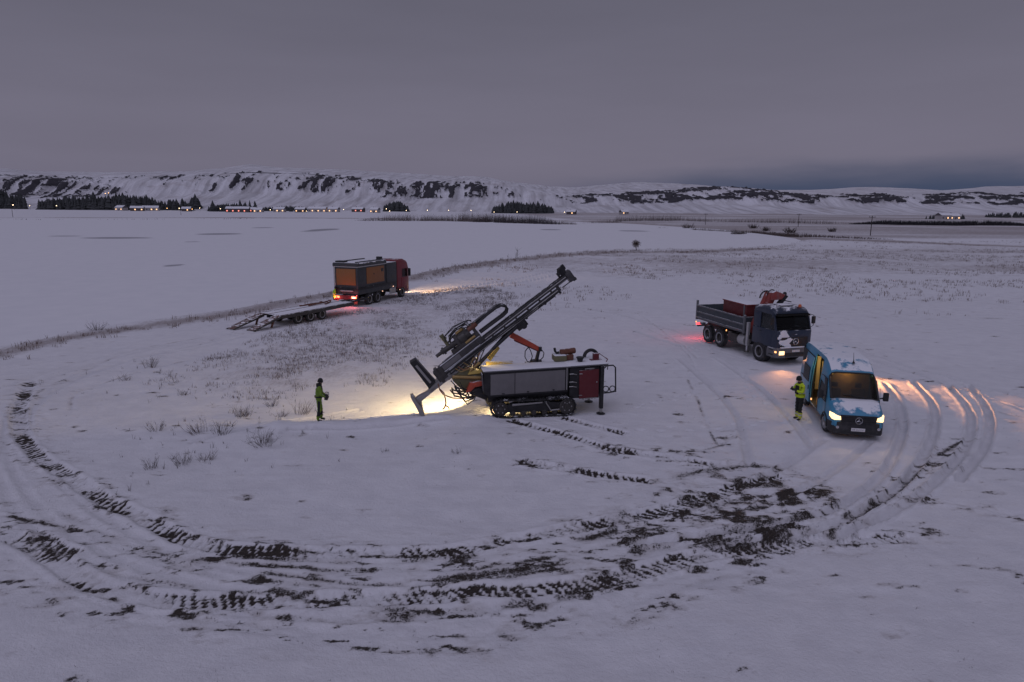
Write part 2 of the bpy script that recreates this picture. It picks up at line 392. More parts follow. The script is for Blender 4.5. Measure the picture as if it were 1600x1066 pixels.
def axis_pts(lo, a, b, hi, fine, grow):
    c = list(np.arange(a, b, fine)); s = fine; x = a; left = []
    while x > lo: s *= grow; x -= s; left.append(x)
    s = fine; x = c[-1]; right = []
    while x < hi: s *= grow; x += s; right.append(x)
    return np.array(left[::-1] + c + right)
gx = axis_pts(-3200, -21, 24, 3200, 0.072, 1.06)
gy = axis_pts(2, 9.5, 31, 3500, 0.062, 1.014)
GX, GY = np.meshgrid(gx, gy)
ny_, nx_ = GX.shape
FLATS = [(13.9, 28.2, 4.5), (15.0, 42.5, 6.0), (-13.2, 65.0, 6.5), (-17, 52, 6.5), (1.6, 28.8, 5.0), (-2, 28, 2)]
flat = np.ones(GX.shape)
for fx, fy, fr in FLATS: flat *= sstep(np.hypot(GX - fx, GY - fy), fr * 0.75, fr * 1.6)
GZ = (fbm(GX / 14, GY / 14, 3, 3) - 0.5) * 0.55 * (0.12 + 0.88 * flat)
GZ += (fbm(GX / 2.6, GY / 2.6, 5, 4) - 0.5) * 0.17 * (0.30 + 0.70 * flat)
GZ += (fbm(GX / 0.9, GY / 0.35, 9, 4) - 0.5) * 0.045 * (0.4 + 0.9 * fbm(GX / 5, GY / 3, 15, 2))
# low snow ridge between the rig's lit work place and the camera side
RIDGE = [(-9.2, 26.35), (-6.2, 26.75), (-3.7, 27.05), (-1.3, 27.42)]
rd = line_dist(GX, GY, RIDGE)
GZ += 0.20 * np.exp(-(rd / 0.6) ** 2) * (0.6 + 0.8 * fbm(GX / 1.1, GY / 1.1, 31, 2))
# valley floor rises a little beyond the lake
GZ += sstep(GY, 560, 1000) * 4.0
GZ += (fbm(GX / 90, GY / 90, 41, 3) - 0.5) * 2.0 * sstep(GY, 170, 420)
WARP = fbm(GX / 0.55, GY / 0.55, 23, 3); PATCH = fbm(GX / 0.85, GY / 0.85, 27, 4); FINE = fbm(GX / 0.16, GY / 0.16, 29, 2)
soil = np.zeros(GX.shape); packed_shade = np.zeros(GX.shape); dz = np.zeros(GX.shape)
for ti, (kind, w, st, P) in enumerate(TRACKS):
    C = catmull(P, 0.05); d = np.gradient(C, axis=0); L = np.hypot(d[:, 0], d[:, 1]) + 1e-9; d /= L[:, None]
    s_arr = np.cumsum(L); ph = random.random() * 10
    nse = fbm(s_arr / 1.3 + ti * 31, s_arr * 0 + ti, 21, 3)
    reach = w * 1.25
    for i in range(0, len(C)):
        cx, cy = C[i]
        i0, i1 = np.searchsorted(gx, (cx - reach, cx + reach)); j0, j1 = np.searchsorted(gy, (cy - reach, cy + reach))
        if i1 - i0 < 1 or j1 - j0 < 1: continue
        sl = (slice(j0, j1), slice(i0, i1))
        rx, ry = GX[sl] - cx, GY[sl] - cy
        al = rx * d[i, 0] + ry * d[i, 1]; lat = -rx * d[i, 1] + ry * d[i, 0]
        near = np.abs(al) < 0.11 + 0.5 * max(0, gx[min(i0 + 1, nx_ - 1)] - gx[i0] - 0.1)
        ss = s_arr[i] + al
        e = np.abs(lat) / (w * 0.5)
        if kind == 'bars':
            body = (e < 0.80 + 0.5 * (WARP[sl] - 0.4))
            tread = sstep(np.sin((ss + lat * 0.45) * 2 * PI / 0.23 + ph + 6.0 * (WARP[sl] - 0.5)) + 2.6 * (PATCH[sl] - 0.5) + 2.0 * (FINE[sl] - 0.5), -0.3, 0.4)
            a = near * body * st * (0.22 + 0.78 * tread) * np.clip((nse[i] * 0.55 + PATCH[sl] * 0.55 - 0.36) * 3.6, 0.42 if ti == 0 else 0.35 if ti in (2, 3, 4) else 0.16, 1.0)
            soil[sl] = np.maximum(soil[sl], a)
            h = near * (np.where(body, -0.05 - 0.03 * tread, 0.035 * np.exp(-((e - 1.15) / 0.22) ** 2)))
        elif kind == 'smear':
            prof = np.exp(-(e * 1.1) ** 2)
            soil[sl] = np.maximum(soil[sl], near * prof * st * np.clip((nse[i] * 0.5 + PATCH[sl] * 0.6 - 0.40) * 4.0, 0.04, 1.0))
            h = near * (-0.025 * prof)
        else:
            prof = np.exp(-e ** 4)
            h = near * (-0.075 * prof + 0.065 * np.exp(-((e - 1.3) / 0.3) ** 2)) * (0.2 + 1.6 * PATCH[sl]) * st * 1.1
            packed_shade[sl] = np.maximum(packed_shade[sl], near * prof * min(st, .8))
        dz[sl] = np.where(np.abs(h) > np.abs(dz[sl]), h, dz[sl])
md = poly_sdf(GX, GY, MUD)
mudm = sstep(-md, -1.2, 1.2)
clod = fbm(GX / 0.62, GY / 0.42, 51, 5, 0.62)
soil = np.maximum(soil, mudm * np.clip((clod - 0.42) * 4.0, 0, 1) * 0.80)
GZ += dz + mudm * (clod - 0.45) * 0.16
# sprinkle of bare spots and crumbled snow all round the turning loop
scat = np.zeros(GX.shape)
for kind, w, st, P in TRACKS:
    if kind == 'rut' or min(p[1] for p in P) > 24: continue
    scat = np.maximum(scat, np.exp(-(line_dist(GX, GY, P) / (0.95 if len(P) > 6 else 0.6)) ** 2))
spk = fbm(GX / 0.60, GY / 0.24, 61, 6, 0.66)
soil = np.maximum(soil, scat * np.clip((spk - 0.485) * 5.0, 0, 1) * 0.70)
GZ += scat * (fbm(GX / 0.28, GY / 0.22, 63, 3) - 0.5) * 0.075
soil = np.maximum(soil, np.clip((fbm(GX / 0.9, GY / 0.5, 71, 5, 0.6) - 0.655) * 6, 0, 1) * 0.62 * (GY < 60))
# footprints round the people and between the vehicles
fr_ = random.Random(9)
WALKS = [((-7.6, 26.9), (-3.2, 28.6)), ((-7.8, 26.6), (-9.5, 24.6)), ((12.2, 27.4), (11.2, 31.5)), ((12.0, 27.6), (9.2, 27.0)), ((11.4, 31.5), (13.0, 37.0)), ((9.2, 27.0), (4.6, 26.2)), ((12.6, 28.6), (12.1, 27.2)), ((11.8, 28.3), (12.4, 26.6)), ((5.6, 29.5), (9.5, 33.0))]
for (x0, y0), (x1, y1) in WALKS:
    L = math.hypot(x1 - x0, y1 - y0); n_ = int(L / .62); ux, uy = (x1 - x0) / L, (y1 - y0) / L
    for k in range(n_):
        sd = .14 if k % 2 else -.14; cx = x0 + ux * L * k / n_ - uy * sd + fr_.gauss(0, .07); cy = y0 + uy * L * k / n_ + ux * sd + fr_.gauss(0, .07)
        i0, i1 = np.searchsorted(gx, (cx - .4, cx + .4)); j0, j1 = np.searchsorted(gy, (cy - .4, cy + .4)); sl = (slice(j0, j1), slice(i0, i1))
        rx, ry = GX[sl] - cx, GY[sl] - cy; al, lt_ = rx * ux + ry * uy, -rx * uy + ry * ux
        q = np.sqrt((al / .19) ** 2 + (lt_ / .10) ** 2)
        GZ[sl] += -0.085 * np.exp(-q ** 4) + 0.02 * np.exp(-((q - 1.4) / .3) ** 2)
        packed_shade[sl] = np.maximum(packed_shade[sl], 0.5 * np.exp(-q ** 4))
# thin snow with dead grass showing
veg = sstep(-poly_sdf(GX, GY, FIELD), -4.0, 4.0) * 0.58
shd = line_dist(GX, GY, SHORE)
veg = np.maximum(veg, np.exp(-(shd / np.clip(GY * 0.045, 1.8, 7.5)) ** 2) * 1.0)
veg = np.maximum(veg, sstep(GY, 62, 110) * (1 - sstep(GY, 150, 240)) * sstep(GX, -8, 6) * (0.35 + 0.6 * fbm(GX / 16, GY / 9, 47, 3)))
veg = np.maximum(veg, sstep(GY, 180, 260) * sstep(GX + 0.15 * GY, 90, 150) * (0.55 + 0.7 * fbm(GX / 70, GY / 26, 45, 3)))
veg = np.maximum(veg, sstep(GY, 470, 520) * 0.45)
veg = np.maximum(veg, sstep(GX, 12, 22) * sstep(GY, 34, 60) * 0.42)
lk = poly_sdf(GX, GY, LAKE)
farshore = np.exp(-(lk / 9.0) ** 2) * sstep(GY, 200, 280)
veg = np.maximum(veg, farshore * 1.25)
STRIP = [(58.9,401.5),(85.0,329.9),(92.1,285.3),(92.8,223.0),(103.5,210.9),(112.7,196.2),(133.7,175.8)]   # brown bank beyond the end of the lake
veg = np.maximum(veg, 1.15 * np.exp(-(line_dist(GX, GY, STRIP) / (GY * 0.05)) ** 2))
bank = sstep(lk, -0.8, np.clip(GY * 0.03, 1.2, 6))
GZ = GZ * bank + (-1.3) * (1 - bank)

t = NT('snow_ground')
p = t.pos()
A_s, A_p, A_v = t.attr('soil'), t.attr('packed_shade'), t.attr('veg')
n1 = t.noise(9.0, 6, 0.68, p); n2 = t.noise(1.3, 5, 0.6, p); n3 = t.noise(32.0, 3, 0.6, p); n4 = t.noise(0.12, 4, 0.6, p); n5 = t.noise(19.0, 5, 0.7, p)
snowc = t.mix(t.rng(n2, 0.3, 0.7), (0.74, 0.742, 0.77), (0.83, 0.83, 0.85))
snowc = t.mix(t.math('MULTIPLY', t.rng(t.noise(0.8, 6, 0.7, p, (0.35, 1.5, 1)), 0.52, 0.75), 0.35), snowc, (0.60, 0.595, 0.615))
snowc = t.mix(t.math('MULTIPLY', A_p, t.rng(n1, 0.3, 0.7, 0.35, 0.75)), snowc, (0.56, 0.555, 0.575))  # packed snow, greyed also to put shade into the sunken ruts
vf = t.math('MULTIPLY', t.rng(t.math('ADD', t.math('MULTIPLY', t.math('ADD', t.math('MULTIPLY', t.noise(0.7, 4, 0.6, p, (1, 0.7, 1)), 0.45), t.math('MULTIPLY', t.noise(5.5, 6, 0.72, p, (1, 0.45, 1)), 0.55)), 0.75), t.math('MULTIPLY', A_v, 0.42)), 0.575, 0.80), 0.72)
grassc = t.mix(t.rng(n1, 0.35, 0.65), (0.17, 0.13, 0.12), (0.29, 0.225, 0.195))
c = t.mix(vf, snowc, grassc)
# bare earth where the snow is churned away, with ragged edges
drift = t.rng(t.noise(0.9, 4, 0.6, p), 0.36, 0.58, 0.72, 1.06)
sm = t.rng(t.math('ADD', t.math('MULTIPLY', A_s, drift), t.math('MULTIPLY', t.math('SUBTRACT', t.math('ADD', t.math('MULTIPLY', n1, 0.42), t.math('ADD', t.math('MULTIPLY', n5, 0.36), t.math('MULTIPLY', n3, 0.22))), 0.5), 2.4)), 0.44, 0.64)
thin = t.math('MULTIPLY', t.rng(t.math('ADD', A_s, t.math('MULTIPLY', t.math('SUBTRACT', n2, 0.5), 0.9)), 0.14, 0.66), 0.55)
c = t.mix(thin, c, (0.34, 0.30, 0.275))
earth = t.mix(t.rng(n3, 0.35, 0.65), (0.018, 0.015, 0.013), (0.070, 0.054, 0.044))
c = t.mix(sm, c, earth)
t.put(t.b.inputs['Base Color'], c)
t.put(t.b.inputs['Roughness'], t.math('SUBTRACT', t.rng(n2, 0.3, 0.7, 0.62, 0.8), t.math('MULTIPLY', A_p, 0.32)))
t.b.inputs['Specular IOR Level'].default_value = 0.3
hgt = t.math('ADD', t.math('MULTIPLY', n1, 0.5), t.math('SUBTRACT', t.math('MULTIPLY', n3, 0.2), t.math('MULTIPLY', sm, 0.5)))
t.bump(hgt, 0.9, 0.09)
ground = link('ground', grid_mesh('ground', GX, GY, GZ, 'snow_ground', dict(soil=soil, packed_shade=packed_shade, veg=veg)))
tag(ground, kind='structure')
def hz(x, y):
    j = min(max(int(np.searchsorted(gy, y)), 1), ny_ - 1); i = min(max(int(np.searchsorted(gx, x)), 1), nx_ - 1)
    fx = (x - gx[i - 1]) / (gx[i] - gx[i - 1]); fy = (y - gy[j - 1]) / (gy[j] - gy[j - 1])
    return float((GZ[j - 1, i - 1] * (1 - fx) + GZ[j - 1, i] * fx) * (1 - fy) + (GZ[j, i - 1] * (1 - fx) + GZ[j, i] * fx) * fy)

# ------------------------------------------------------------------ frozen lake under snow
t = NT('lake_snow'); p = t.pos()
n1 = t.noise(0.035, 5, 0.6, p, (0.35, 1.6, 1)); n2 = t.noise(0.5, 5, 0.6, p)
icem = t.math('MULTIPLY', t.rng(t.math('ADD', t.attr('ice'), t.math('MULTIPLY', t.math('SUBTRACT', n1, 0.5), 1.4)), 0.35, 0.60), 0.75)
c = t.mix(t.rng(n2, 0.3, 0.7), (0.78, 0.785, 0.81), (0.83, 0.83, 0.85))
t.put(t.b.inputs['Base Color'], t.mix(icem, c, (0.22, 0.22, 0.25)))
t.put(t.b.inputs['Roughness'], t.math('SUBTRACT', 0.75, t.math('MULTIPLY', icem, 0.4)))
t.bump(n2, 0.3, 0.05)
ICE = [(-116.9,202.8,10.8,6.7),(-101.1,236.5,7.3,9.2),(-79.4,287.6,5.5,26.7),(-54.2,109.3,1.6,2.7),(-138.7,213.2,5.4,3.7),(-113.2,312.8,5.3,7.9),(17.1,314.2,5.3,8.0),(53.1,303.9,7.6,9.4),(-85.5,183.7,2.6,2.4)]   # wind-swept ice: centre and half axes
lx = np.linspace(-620, 160, 420); ly = 30 + (np.linspace(0, 1, 330) ** 1.5) * 580
LX, LY = np.meshgrid(lx, ly)
ice = np.zeros(LX.shape)
for x0, y0, a_, b_ in ICE: ice = np.maximum(ice, 1.3 - np.hypot((LX - x0) / a_, (LY - y0) / b_))
lake = link('frozen_lake', grid_mesh('frozen_lake', LX, LY, -0.6 + (fbm(LX / 30, LY / 30, 81, 2) - 0.5) * 0.05, 'lake_snow', dict(ice=np.clip(ice, 0, 1))))
tag(lake, kind='structure')

# ------------------------------------------------------------------ hills with cliff bands
# crest line: (bearing as x/y, crest height over distance) read off the skyline
def prof(xs, tab): return np.interp(xs, [a for a, b in tab], [b for a, b in tab])
CREST = [(-0.868,0.0497),(-0.731,0.0516),(-0.640,0.0495),(-0.576,0.0499),(-0.458,0.0525),(-0.375,0.0584),(-0.321,0.0570),(-0.275,0.0555),(-0.221,0.0515),(-0.148,0.0466),(-0.075,0.0471),(-0.020,0.0448),(0.044,0.0310),(0.090,0.0268),(0.145,0.0290),(0.182,0.0319),(0.227,0.0340),(0.264,0.0387),(0.300,0.0399),(0.337,0.0375),(0.383,0.0333),(0.420,0.0300),(0.484,0.0304),(0.530,0.0316),(0.585,0.0302),(0.621,0.0322),(0.657,0.0352),(0.694,0.0319),(0.731,0.0339),(0.868,0.0348)]
SKYL = [(-0.867,0.0555),(-0.730,0.0555),(-0.663,0.0516),(-0.576,0.0504),(-0.457,0.0539),(-0.416,0.0577),(-0.375,0.0632),(-0.329,0.0583),(-0.275,0.0577),(-0.220,0.0563),(-0.147,0.0524),(-0.093,0.0492),(-0.038,0.0478),(-0.002,0.0419),(0.053,0.0351),(0.090,0.0345),(0.136,0.0392),(0.181,0.0422),(0.227,0.0407),(0.282,0.0375),(0.328,0.0361),(0.374,0.0328),(0.419,0.0331),(0.483,0.0371),(0.519,0.0383),(0.565,0.0368),(0.611,0.0335),(0.639,0.0355),(0.675,0.0393),(0.729,0.0406),(0.866,0.0415)]
BAND_LO = [(-0.873,0.25),(-0.735,0.30),(-0.616,0.35),(-0.551,0.45),(-0.496,0.60),(-0.460,0.50),(-0.368,0.50),(-0.331,0.50),(-0.221,0.45),(-0.148,0.40),(-0.075,0.45),(-0.011,0.50),(0.044,0.50),(0.090,0.50),(0.136,0.50),(0.182,0.45),(0.273,0.50),(0.337,0.55),(0.392,0.55),(0.456,0.50),(0.520,0.60),(0.566,0.60),(0.621,0.50),(0.694,0.50),(0.776,0.50),(0.868,0.50)]
BAND_HI = [(-0.873,0.95),(-0.735,0.97),(-0.616,0.95),(-0.551,0.95),(-0.496,0.95),(-0.460,0.95),(-0.368,0.95),(-0.331,0.95),(-0.221,0.92),(-0.148,0.90),(-0.075,0.90),(-0.011,0.90),(0.044,0.90),(0.090,1.00),(0.136,1.00),(0.182,1.02),(0.273,1.02),(0.337,1.02),(0.392,1.00),(0.456,1.00),(0.520,1.00),(0.566,1.00),(0.621,1.00),(0.694,1.00),(0.776,1.00),(0.868,1.00)]
ROCKY = [(-0.873,0.90),(-0.735,0.90),(-0.616,0.70),(-0.551,0.60),(-0.496,0.35),(-0.460,0.55),(-0.368,0.60),(-0.331,0.80),(-0.221,0.80),(-0.148,0.55),(-0.075,0.50),(-0.011,0.25),(0.044,0.10),(0.090,0.55),(0.136,0.75),(0.182,1.00),(0.273,1.15),(0.337,1.00),(0.392,0.70),(0.456,0.75),(0.520,0.60),(0.566,0.40),(0.621,0.75),(0.694,0.60),(0.776,0.50),(0.868,0.50)]

NX, NT_ = 1900, 96
bear = np.linspace(-1.05, 1.05, NX)
tt = np.linspace(0, 1, NT_)
B, T = np.meshgrid(bear, tt)
dist_f = 930 + 90 * (fbm(bear * 5, bear * 0, 91, 2) - 0.5)          # foot distance
depth = 260
D = dist_f[None, :] + depth * T
XH = B * D
crest = prof(bear, CREST) * (dist_f + depth)                        # height of the cliff crest over the valley
foot = 3.0
rr = fbm(XH / 55, T * 2.0, 95, 5)
ridges = 1 - np.abs(2 * fbm(XH / 34 + T * 0.5, T * 1.2, 97, 4) - 1)
prof_t = 0.30 * T + 0.42 * T ** 1.8 + 0.28 * sstep(T + (rr - 0.5) * 0.25, 0.62, 0.82)
ZH = foot + (crest[None, :] - foot) * prof_t
DY = (ridges - 0.6) * 42 * np.sin(PI * np.clip(T, 0, 1)) ** 0.8
YH = D - DY
hb0 = prof(bear, BAND_LO)[None, :]; hb1 = prof(bear, BAND_HI)[None, :]
rel = (ZH - foot) / (crest[None, :] - foot)
inb = sstep(rel, hb0 - 0.10, hb0 + 0.05) * (1 - sstep(rel, hb1 - 0.03, hb1 + 0.06))
vert = sstep(-B, -0.10, 0.02)                                       # left part: vertical ribs, right part: level ledges
bigp = fbm(XH / 75, T * 3.0, 99, 3)
rk = vert * (0.5 * fbm(XH / 10, T * 4.5, 101, 5, .65) + 0.5 * fbm(XH / 6, T * 24, 102, 4, .65)) + (1 - vert) * (0.6 * fbm(XH / 26, T * 15 + XH / 90, 105, 4) + 0.4 * fbm(XH / 7, T * 34, 106, 3))
amt = prof(bear, ROCKY)[None, :] * inb
rock = sstep(rk + (0.30 - 0.0 * B) * (bigp - 0.5) + (0.155 - 0.025 * vert) * amt, 0.60, 0.645) * sstep(inb, 0.05, 0.5)
ZH += rock * (fbm(XH / 6, T * 40, 107, 3) - 0.3) * 5.0
YH -= rock * 6.0
ZH[0] -= 6
hill_x, hill_y, hill_z = XH, YH, ZH
t = NT('hill_snow'); p = t.pos()
A_r = t.attr('rock')
n1 = t.noise(0.20, 6, 0.72, p); n2 = t.noise(0.03, 5, 0.65, p, (1, 0.6, 3)); n3 = t.noise(0.06, 4, 0.6, p, (1.6, 0.12, 0.25))
sn = t.mix(t.rng(n3, 0.40, 0.68), (0.77, 0.77, 0.80), (0.46, 0.45, 0.465))
sn = t.mix(t.math('MULTIPLY', t.rng(n2, 0.52, 0.72), 0.5), sn, (0.34, 0.29, 0.27))
rkm = t.rng(t.math('ADD', A_r, t.math('MULTIPLY', t.math('SUBTRACT', n1, 0.5), 1.5)), 0.42, 0.62)
t.put(t.b.inputs['Base Color'], t.mix(rkm, sn, t.mix(n1, (0.022, 0.022, 0.030), (0.07, 0.065, 0.075))))
t.b.inputs['Roughness'].default_value = 0.85
t.bump(n1, 0.6, 3.0)
hills = link('hills', grid_mesh('hills', hill_x, hill_y, hill_z, 'hill_snow', dict(rock=rock)))
tag(hills, kind='structure')
# moorland behind the crest, up to the skyline
TP = np.linspace(0, 1, 40); B2, T2 = np.meshgrid(bear, TP)
D2 = (dist_f + depth)[None, :] - 20 + T2 * 900
sky_h = prof(bear, SKYL) * ((dist_f + depth)[None, :] + 880)
ZP = (crest[None, :] - 4) * (1 - T2) + sky_h * T2
ZP += (fbm(B2 * D2 / 130, D2 / 130, 111, 4) - 0.5) * 10 * np.sin(PI * np.clip(T2 * 0.8, 0, 1))
moor = link('moorland', grid_mesh('moorland', B2 * D2, D2, ZP, 'hill_snow', dict(rock=np.clip((fbm(B2 * D2 / 60, D2 / 20, 113, 4) - 0.66) * 3, 0, 0.35))))
tag(moor, kind='structure')

# ------------------------------------------------------------------ materials of the things
paint('black_steel', (0.018, 0.018, 0.020), 0.45, 0.3, snow=0.28, dirt=0.12)
paint('mast_steel', (0.062, 0.060, 0.062), 0.42, 0.4, snow=0.52, dirt=0.40, snow_scale=4)
paint('bare_steel', (0.38, 0.37, 0.36), 0.42, 0.75, snow=0.45, dirt=0.3)
paint('dark_steel', (0.07, 0.065, 0.06), 0.5, 0.55, snow=0.35, dirt=0.35)
paint('grey_panel', (0.160, 0.153, 0.155), 0.45, 0.0, dirt=0.55, var=0.30)
paint('snowy_deck', (0.12, 0.12, 0.13), 0.5, 0.0, snow=1.15, dirt=0.2)
paint('dark_red', (0.115, 0.007, 0.012), 0.45, 0.0, snow=0.35, dirt=0.08, var=0.25)
paint('orange_red', (0.46, 0.065, 0.03), 0.4, 0.0, snow=0.45, dirt=0.08)
paint('machine_yellow', (0.62, 0.45, 0.10), 0.45, 0.0, snow=0.45, dirt=0.2)
paint('rust', (0.17, 0.065, 0.04), 0.7, 0.3, snow=0.3, dirt=0.2)
paint('rubber', (0.016, 0.016, 0.017), 0.75, 0.0, snow=0.30, dirt=0.25)
paint('tyre_rubber', (0.020, 0.020, 0.022), 0.85, 0.0, snow=0.25, dirt=0.45)
paint('hose', (0.012, 0.012, 0.012), 0.5, 0.0, snow=0.15, dirt=0.1)
paint('copper_hose', (0.28, 0.13, 0.07), 0.5, 0.2, dirt=0.2)
paint('olive', (0.15, 0.14, 0.07), 0.6, 0.1, snow=0.4, dirt=0.2)
paint('brass', (0.40, 0.27, 0.10), 0.4, 0.6, snow=0.3, dirt=0.2)
paint('packed_snow', (0.80, 0.81, 0.84), 0.8, dirt=0.05, var=0.03)
def lamp_mat(name, col, strength):
    t = NT(name); t.b.inputs['Base Color'].default_value = (0.6, 0.6, 0.6, 1)
    t.b.inputs['Emission Color'].default_value = (*col, 1); t.b.inputs['Emission Strength'].default_value = strength
    return t.m
lamp_mat('warm_lamp', (1.0, 0.66, 0.30), 9.0)
lamp_mat('head_lamp', (1.0, 0.60, 0.25), 2.3)
lamp_mat('amber_lamp', (1.0, 0.40, 0.10), 2.2)
lamp_mat('tail_lamp', (1.0, 0.06, 0.07), 1.8)
lamp_mat('tail_lamp_hot', (1.0, 0.24, 0.03), 2.6)
lamp_mat('marker_lamp', (1.0, 0.55, 0.38), 1.6)
def glass(name, tint, refl):
    t = NT(name)
    tr = t.node('ShaderNodeBsdfTransparent'); tr.inputs[0].default_value = (*tint, 1)
    gl = t.node('ShaderNodeBsdfGlossy'); gl.inputs['Roughness'].default_value = 0.06; gl.inputs[0].default_value = (0.9, 0.9, 0.9, 1)
    fr = t.node('ShaderNodeFresnel'); fr.inputs[0].default_value = 1.45
    mx = t.node('ShaderNodeMixShader')
    t.put(mx.inputs[0], t.math('MULTIPLY', fr.outputs[0], refl)); t.l.new(tr.outputs[0], mx.inputs[1]); t.l.new(gl.outputs[0], mx.inputs[2])
    t.l.new(mx.outputs[0], t.out.inputs[0]); return t.m
glass('window_glass', (0.34, 0.36, 0.37), 0.6)
glass('dark_glass', (0.20, 0.19, 0.17), 0.45)

def spot(name, parent, loc, target, energy, angle, blend, col, radius=0.06):
    d = bpy.data.lights.new(name, 'SPOT'); d.energy = energy; d.spot_size = R(angle); d.spot_blend = blend; d.color = col; d.shadow_soft_size = radius
    o = bpy.data.objects.new(name, d); COL.objects.link(o); o.parent = parent; o.location = loc
    o.rotation_euler = (Vector(target) - Vector(loc)).to_track_quat('-Z', 'Y').to_euler(); return o
def glow(name, parent, loc, energy, col, radius=0.05):
    d = bpy.data.lights.new(name, 'POINT'); d.energy = energy; d.color = col; d.shadow_soft_size = radius
    o = bpy.data.objects.new(name, d); COL.objects.link(o); o.parent = parent; o.location = loc; return o

# ------------------------------------------------------------------ crawler drill rig (x along the rig to its rear, y away from the camera)
rig = empty('drill_rig', (-0.65, 27.57, 0.0), (0, 0, R(10)))
tag(rig, 'grey and dark red crawler drill rig with its black mast tilted up in work light', 'drill rig')

def make_crawler(v0):
    cf, cs, r = (0.20, 0.40), (3.08, 0.40), 0.37
    path = []
    for k in range(400):
        per = 2 * (cs[0] - cf[0]) + 2 * PI * r; s = per * k / 400; a = cs[0] - cf[0]
        if s < a: path.append((cf[0] + s, cf[1] - r, 0.0))
        elif s < a + PI * r: th = (s - a) / r; path.append((cs[0] + r * math.sin(th), cs[1] - r * math.cos(th), th))
        elif s < 2 * a + PI * r: path.append((cs[0] - (s - a - PI * r), cs[1] + r - 0.03 * math.sin(PI * (s - a - PI * r) / a), PI))
        else: th = (s - 2 * a - PI * r) / r; path.append((cf[0] - r * math.sin(th), cf[1] + r * math.cos(th), PI + th))
    b = MB(); n = 48
    for k in range(n):
        u, z, th = path[int(k * 400 / n)]
        b.box((u, v0 + 0.24, z), (0.150, 0.48, 0.045), (0, -th, 0))
        b.box((u + 0.03 * math.sin(th), v0 + 0.24, z - 0.035 * math.cos(th)), (0.03, 0.47, 0.04), (0, -th, 0))
    belt = b.build('track_belt', 'rubber', rig, 0.0)
    b = MB(); b.prism([(0.15, 0.22), (3.1, 0.22), (3.15, 0.50), (2.5, 0.62), (0.8, 0.62), (0.15, 0.50)], v0 + 0.10, v0 + 0.38)
    fr = b.build('track_frame', 'black_steel', rig, 0.02)
    b = MB(); b.prism([(0.7, 0.52), (2.0, 0.60), (2.0, 0.66), (0.7, 0.60)], v0 + 0.03, v0 + 0.09); b.build('guard_rail', 'bare_steel', fr, 0.01)
    b = MB(); b.tube([(2.15, v0 + 0.05, 0.62), (2.28, v0 + 0.04, 0.42), (2.38, v0 + 0.04, 0.26)], 0.025); b.tube([(2.35, v0 + .05, .26), (2.75, v0 + .05, .30)], 0.03); b.build('brace', 'bare_steel', fr)
    for u, rr, nm in ((0.20, 0.30, 'idler_wheel'), (3.08, 0.33, 'drive_sprocket')):
        b = MB(); b.lathe([(0, 0), (rr * .35, 0), (rr * .4, .03), (rr * .8, .03), (rr * .85, 0), (rr, .01), (rr, .40), (0, .40)], (u, v0 + 0.045, 0.40), (0, 1, 0), 28)
        w = b.build(nm, 'dark_steel', rig)
        for k in range(6):
            a = 2 * PI * k / 6; MB().cyl((u + rr * .6 * math.cos(a), v0 + .03, .40 + rr * .6 * math.sin(a)), (u + rr * .6 * math.cos(a), v0 + .08, .40 + rr * .6 * math.sin(a)), .028, n=6).build('bolt', 'bare_steel', w)
    for u in (0.75, 1.2, 1.65, 2.1, 2.55):
        MB().lathe([(0, 0), (.05, 0), (.06, .03), (.11, .03), (.11, .34), (0, .34)], (u, v0 + 0.06, 0.17), (0, 1, 0), 16).build('track_roller', 'dark_steel', rig)
make_crawler(0.0); make_crawler(1.72)
# chassis between the crawlers
MB().prism([(-0.3, 0.62), (3.4, 0.62), (3.5, 0.92), (3.2, 1.06), (-0.3, 0.95)], 0.40, 1.80).build('chassis', 'black_steel', rig, 0.02)
# near enclosure with snowy lid and two grey panels
enc = MB().prism([(-0.50, 1.10), (-0.26, 0.93), (3.12, 1.05), (3.16, 2.10), (-0.48, 2.00)], 0.10, 1.15).build('enclosure', 'black_steel', rig, 0.02)
MB().prism([(-0.54, 2.00), (3.20, 2.105), (3.20, 2.165), (-0.54, 2.06)], 0.04, 1.18).build('lid', 'snowy_deck', rig, 0.015)
for a, b_ in ((-0.22, 0.80), (0.825, 2.98)):
    f = lambda u: 1.02 + u * 0.034
    pn = MB().prism([(a, f(a)), (b_, f(b_)), (b_, f(b_) + .89), (a, f(a) + .89)], 0.072, 0.104).build('side_panel', 'grey_panel', rig, 0.012)
    for u in (a + .55, b_ - .5):
        MB().box((u, 0.062, f(u) + .05), (.09, .03, .045)).build('latch', 'black_steel', pn, 0.006)
MB().box((-0.52, 0.62, 1.52), (0.03, 0.9, 0.75), (0, R(-4), 0)).build('front_plate', 'snowy_deck', rig, 0.01)
MB().box((3.05, 0.085, 1.63), (0.045, 0.04, 0.98)).build('corner_post', 'bare_steel', rig, 0.008)
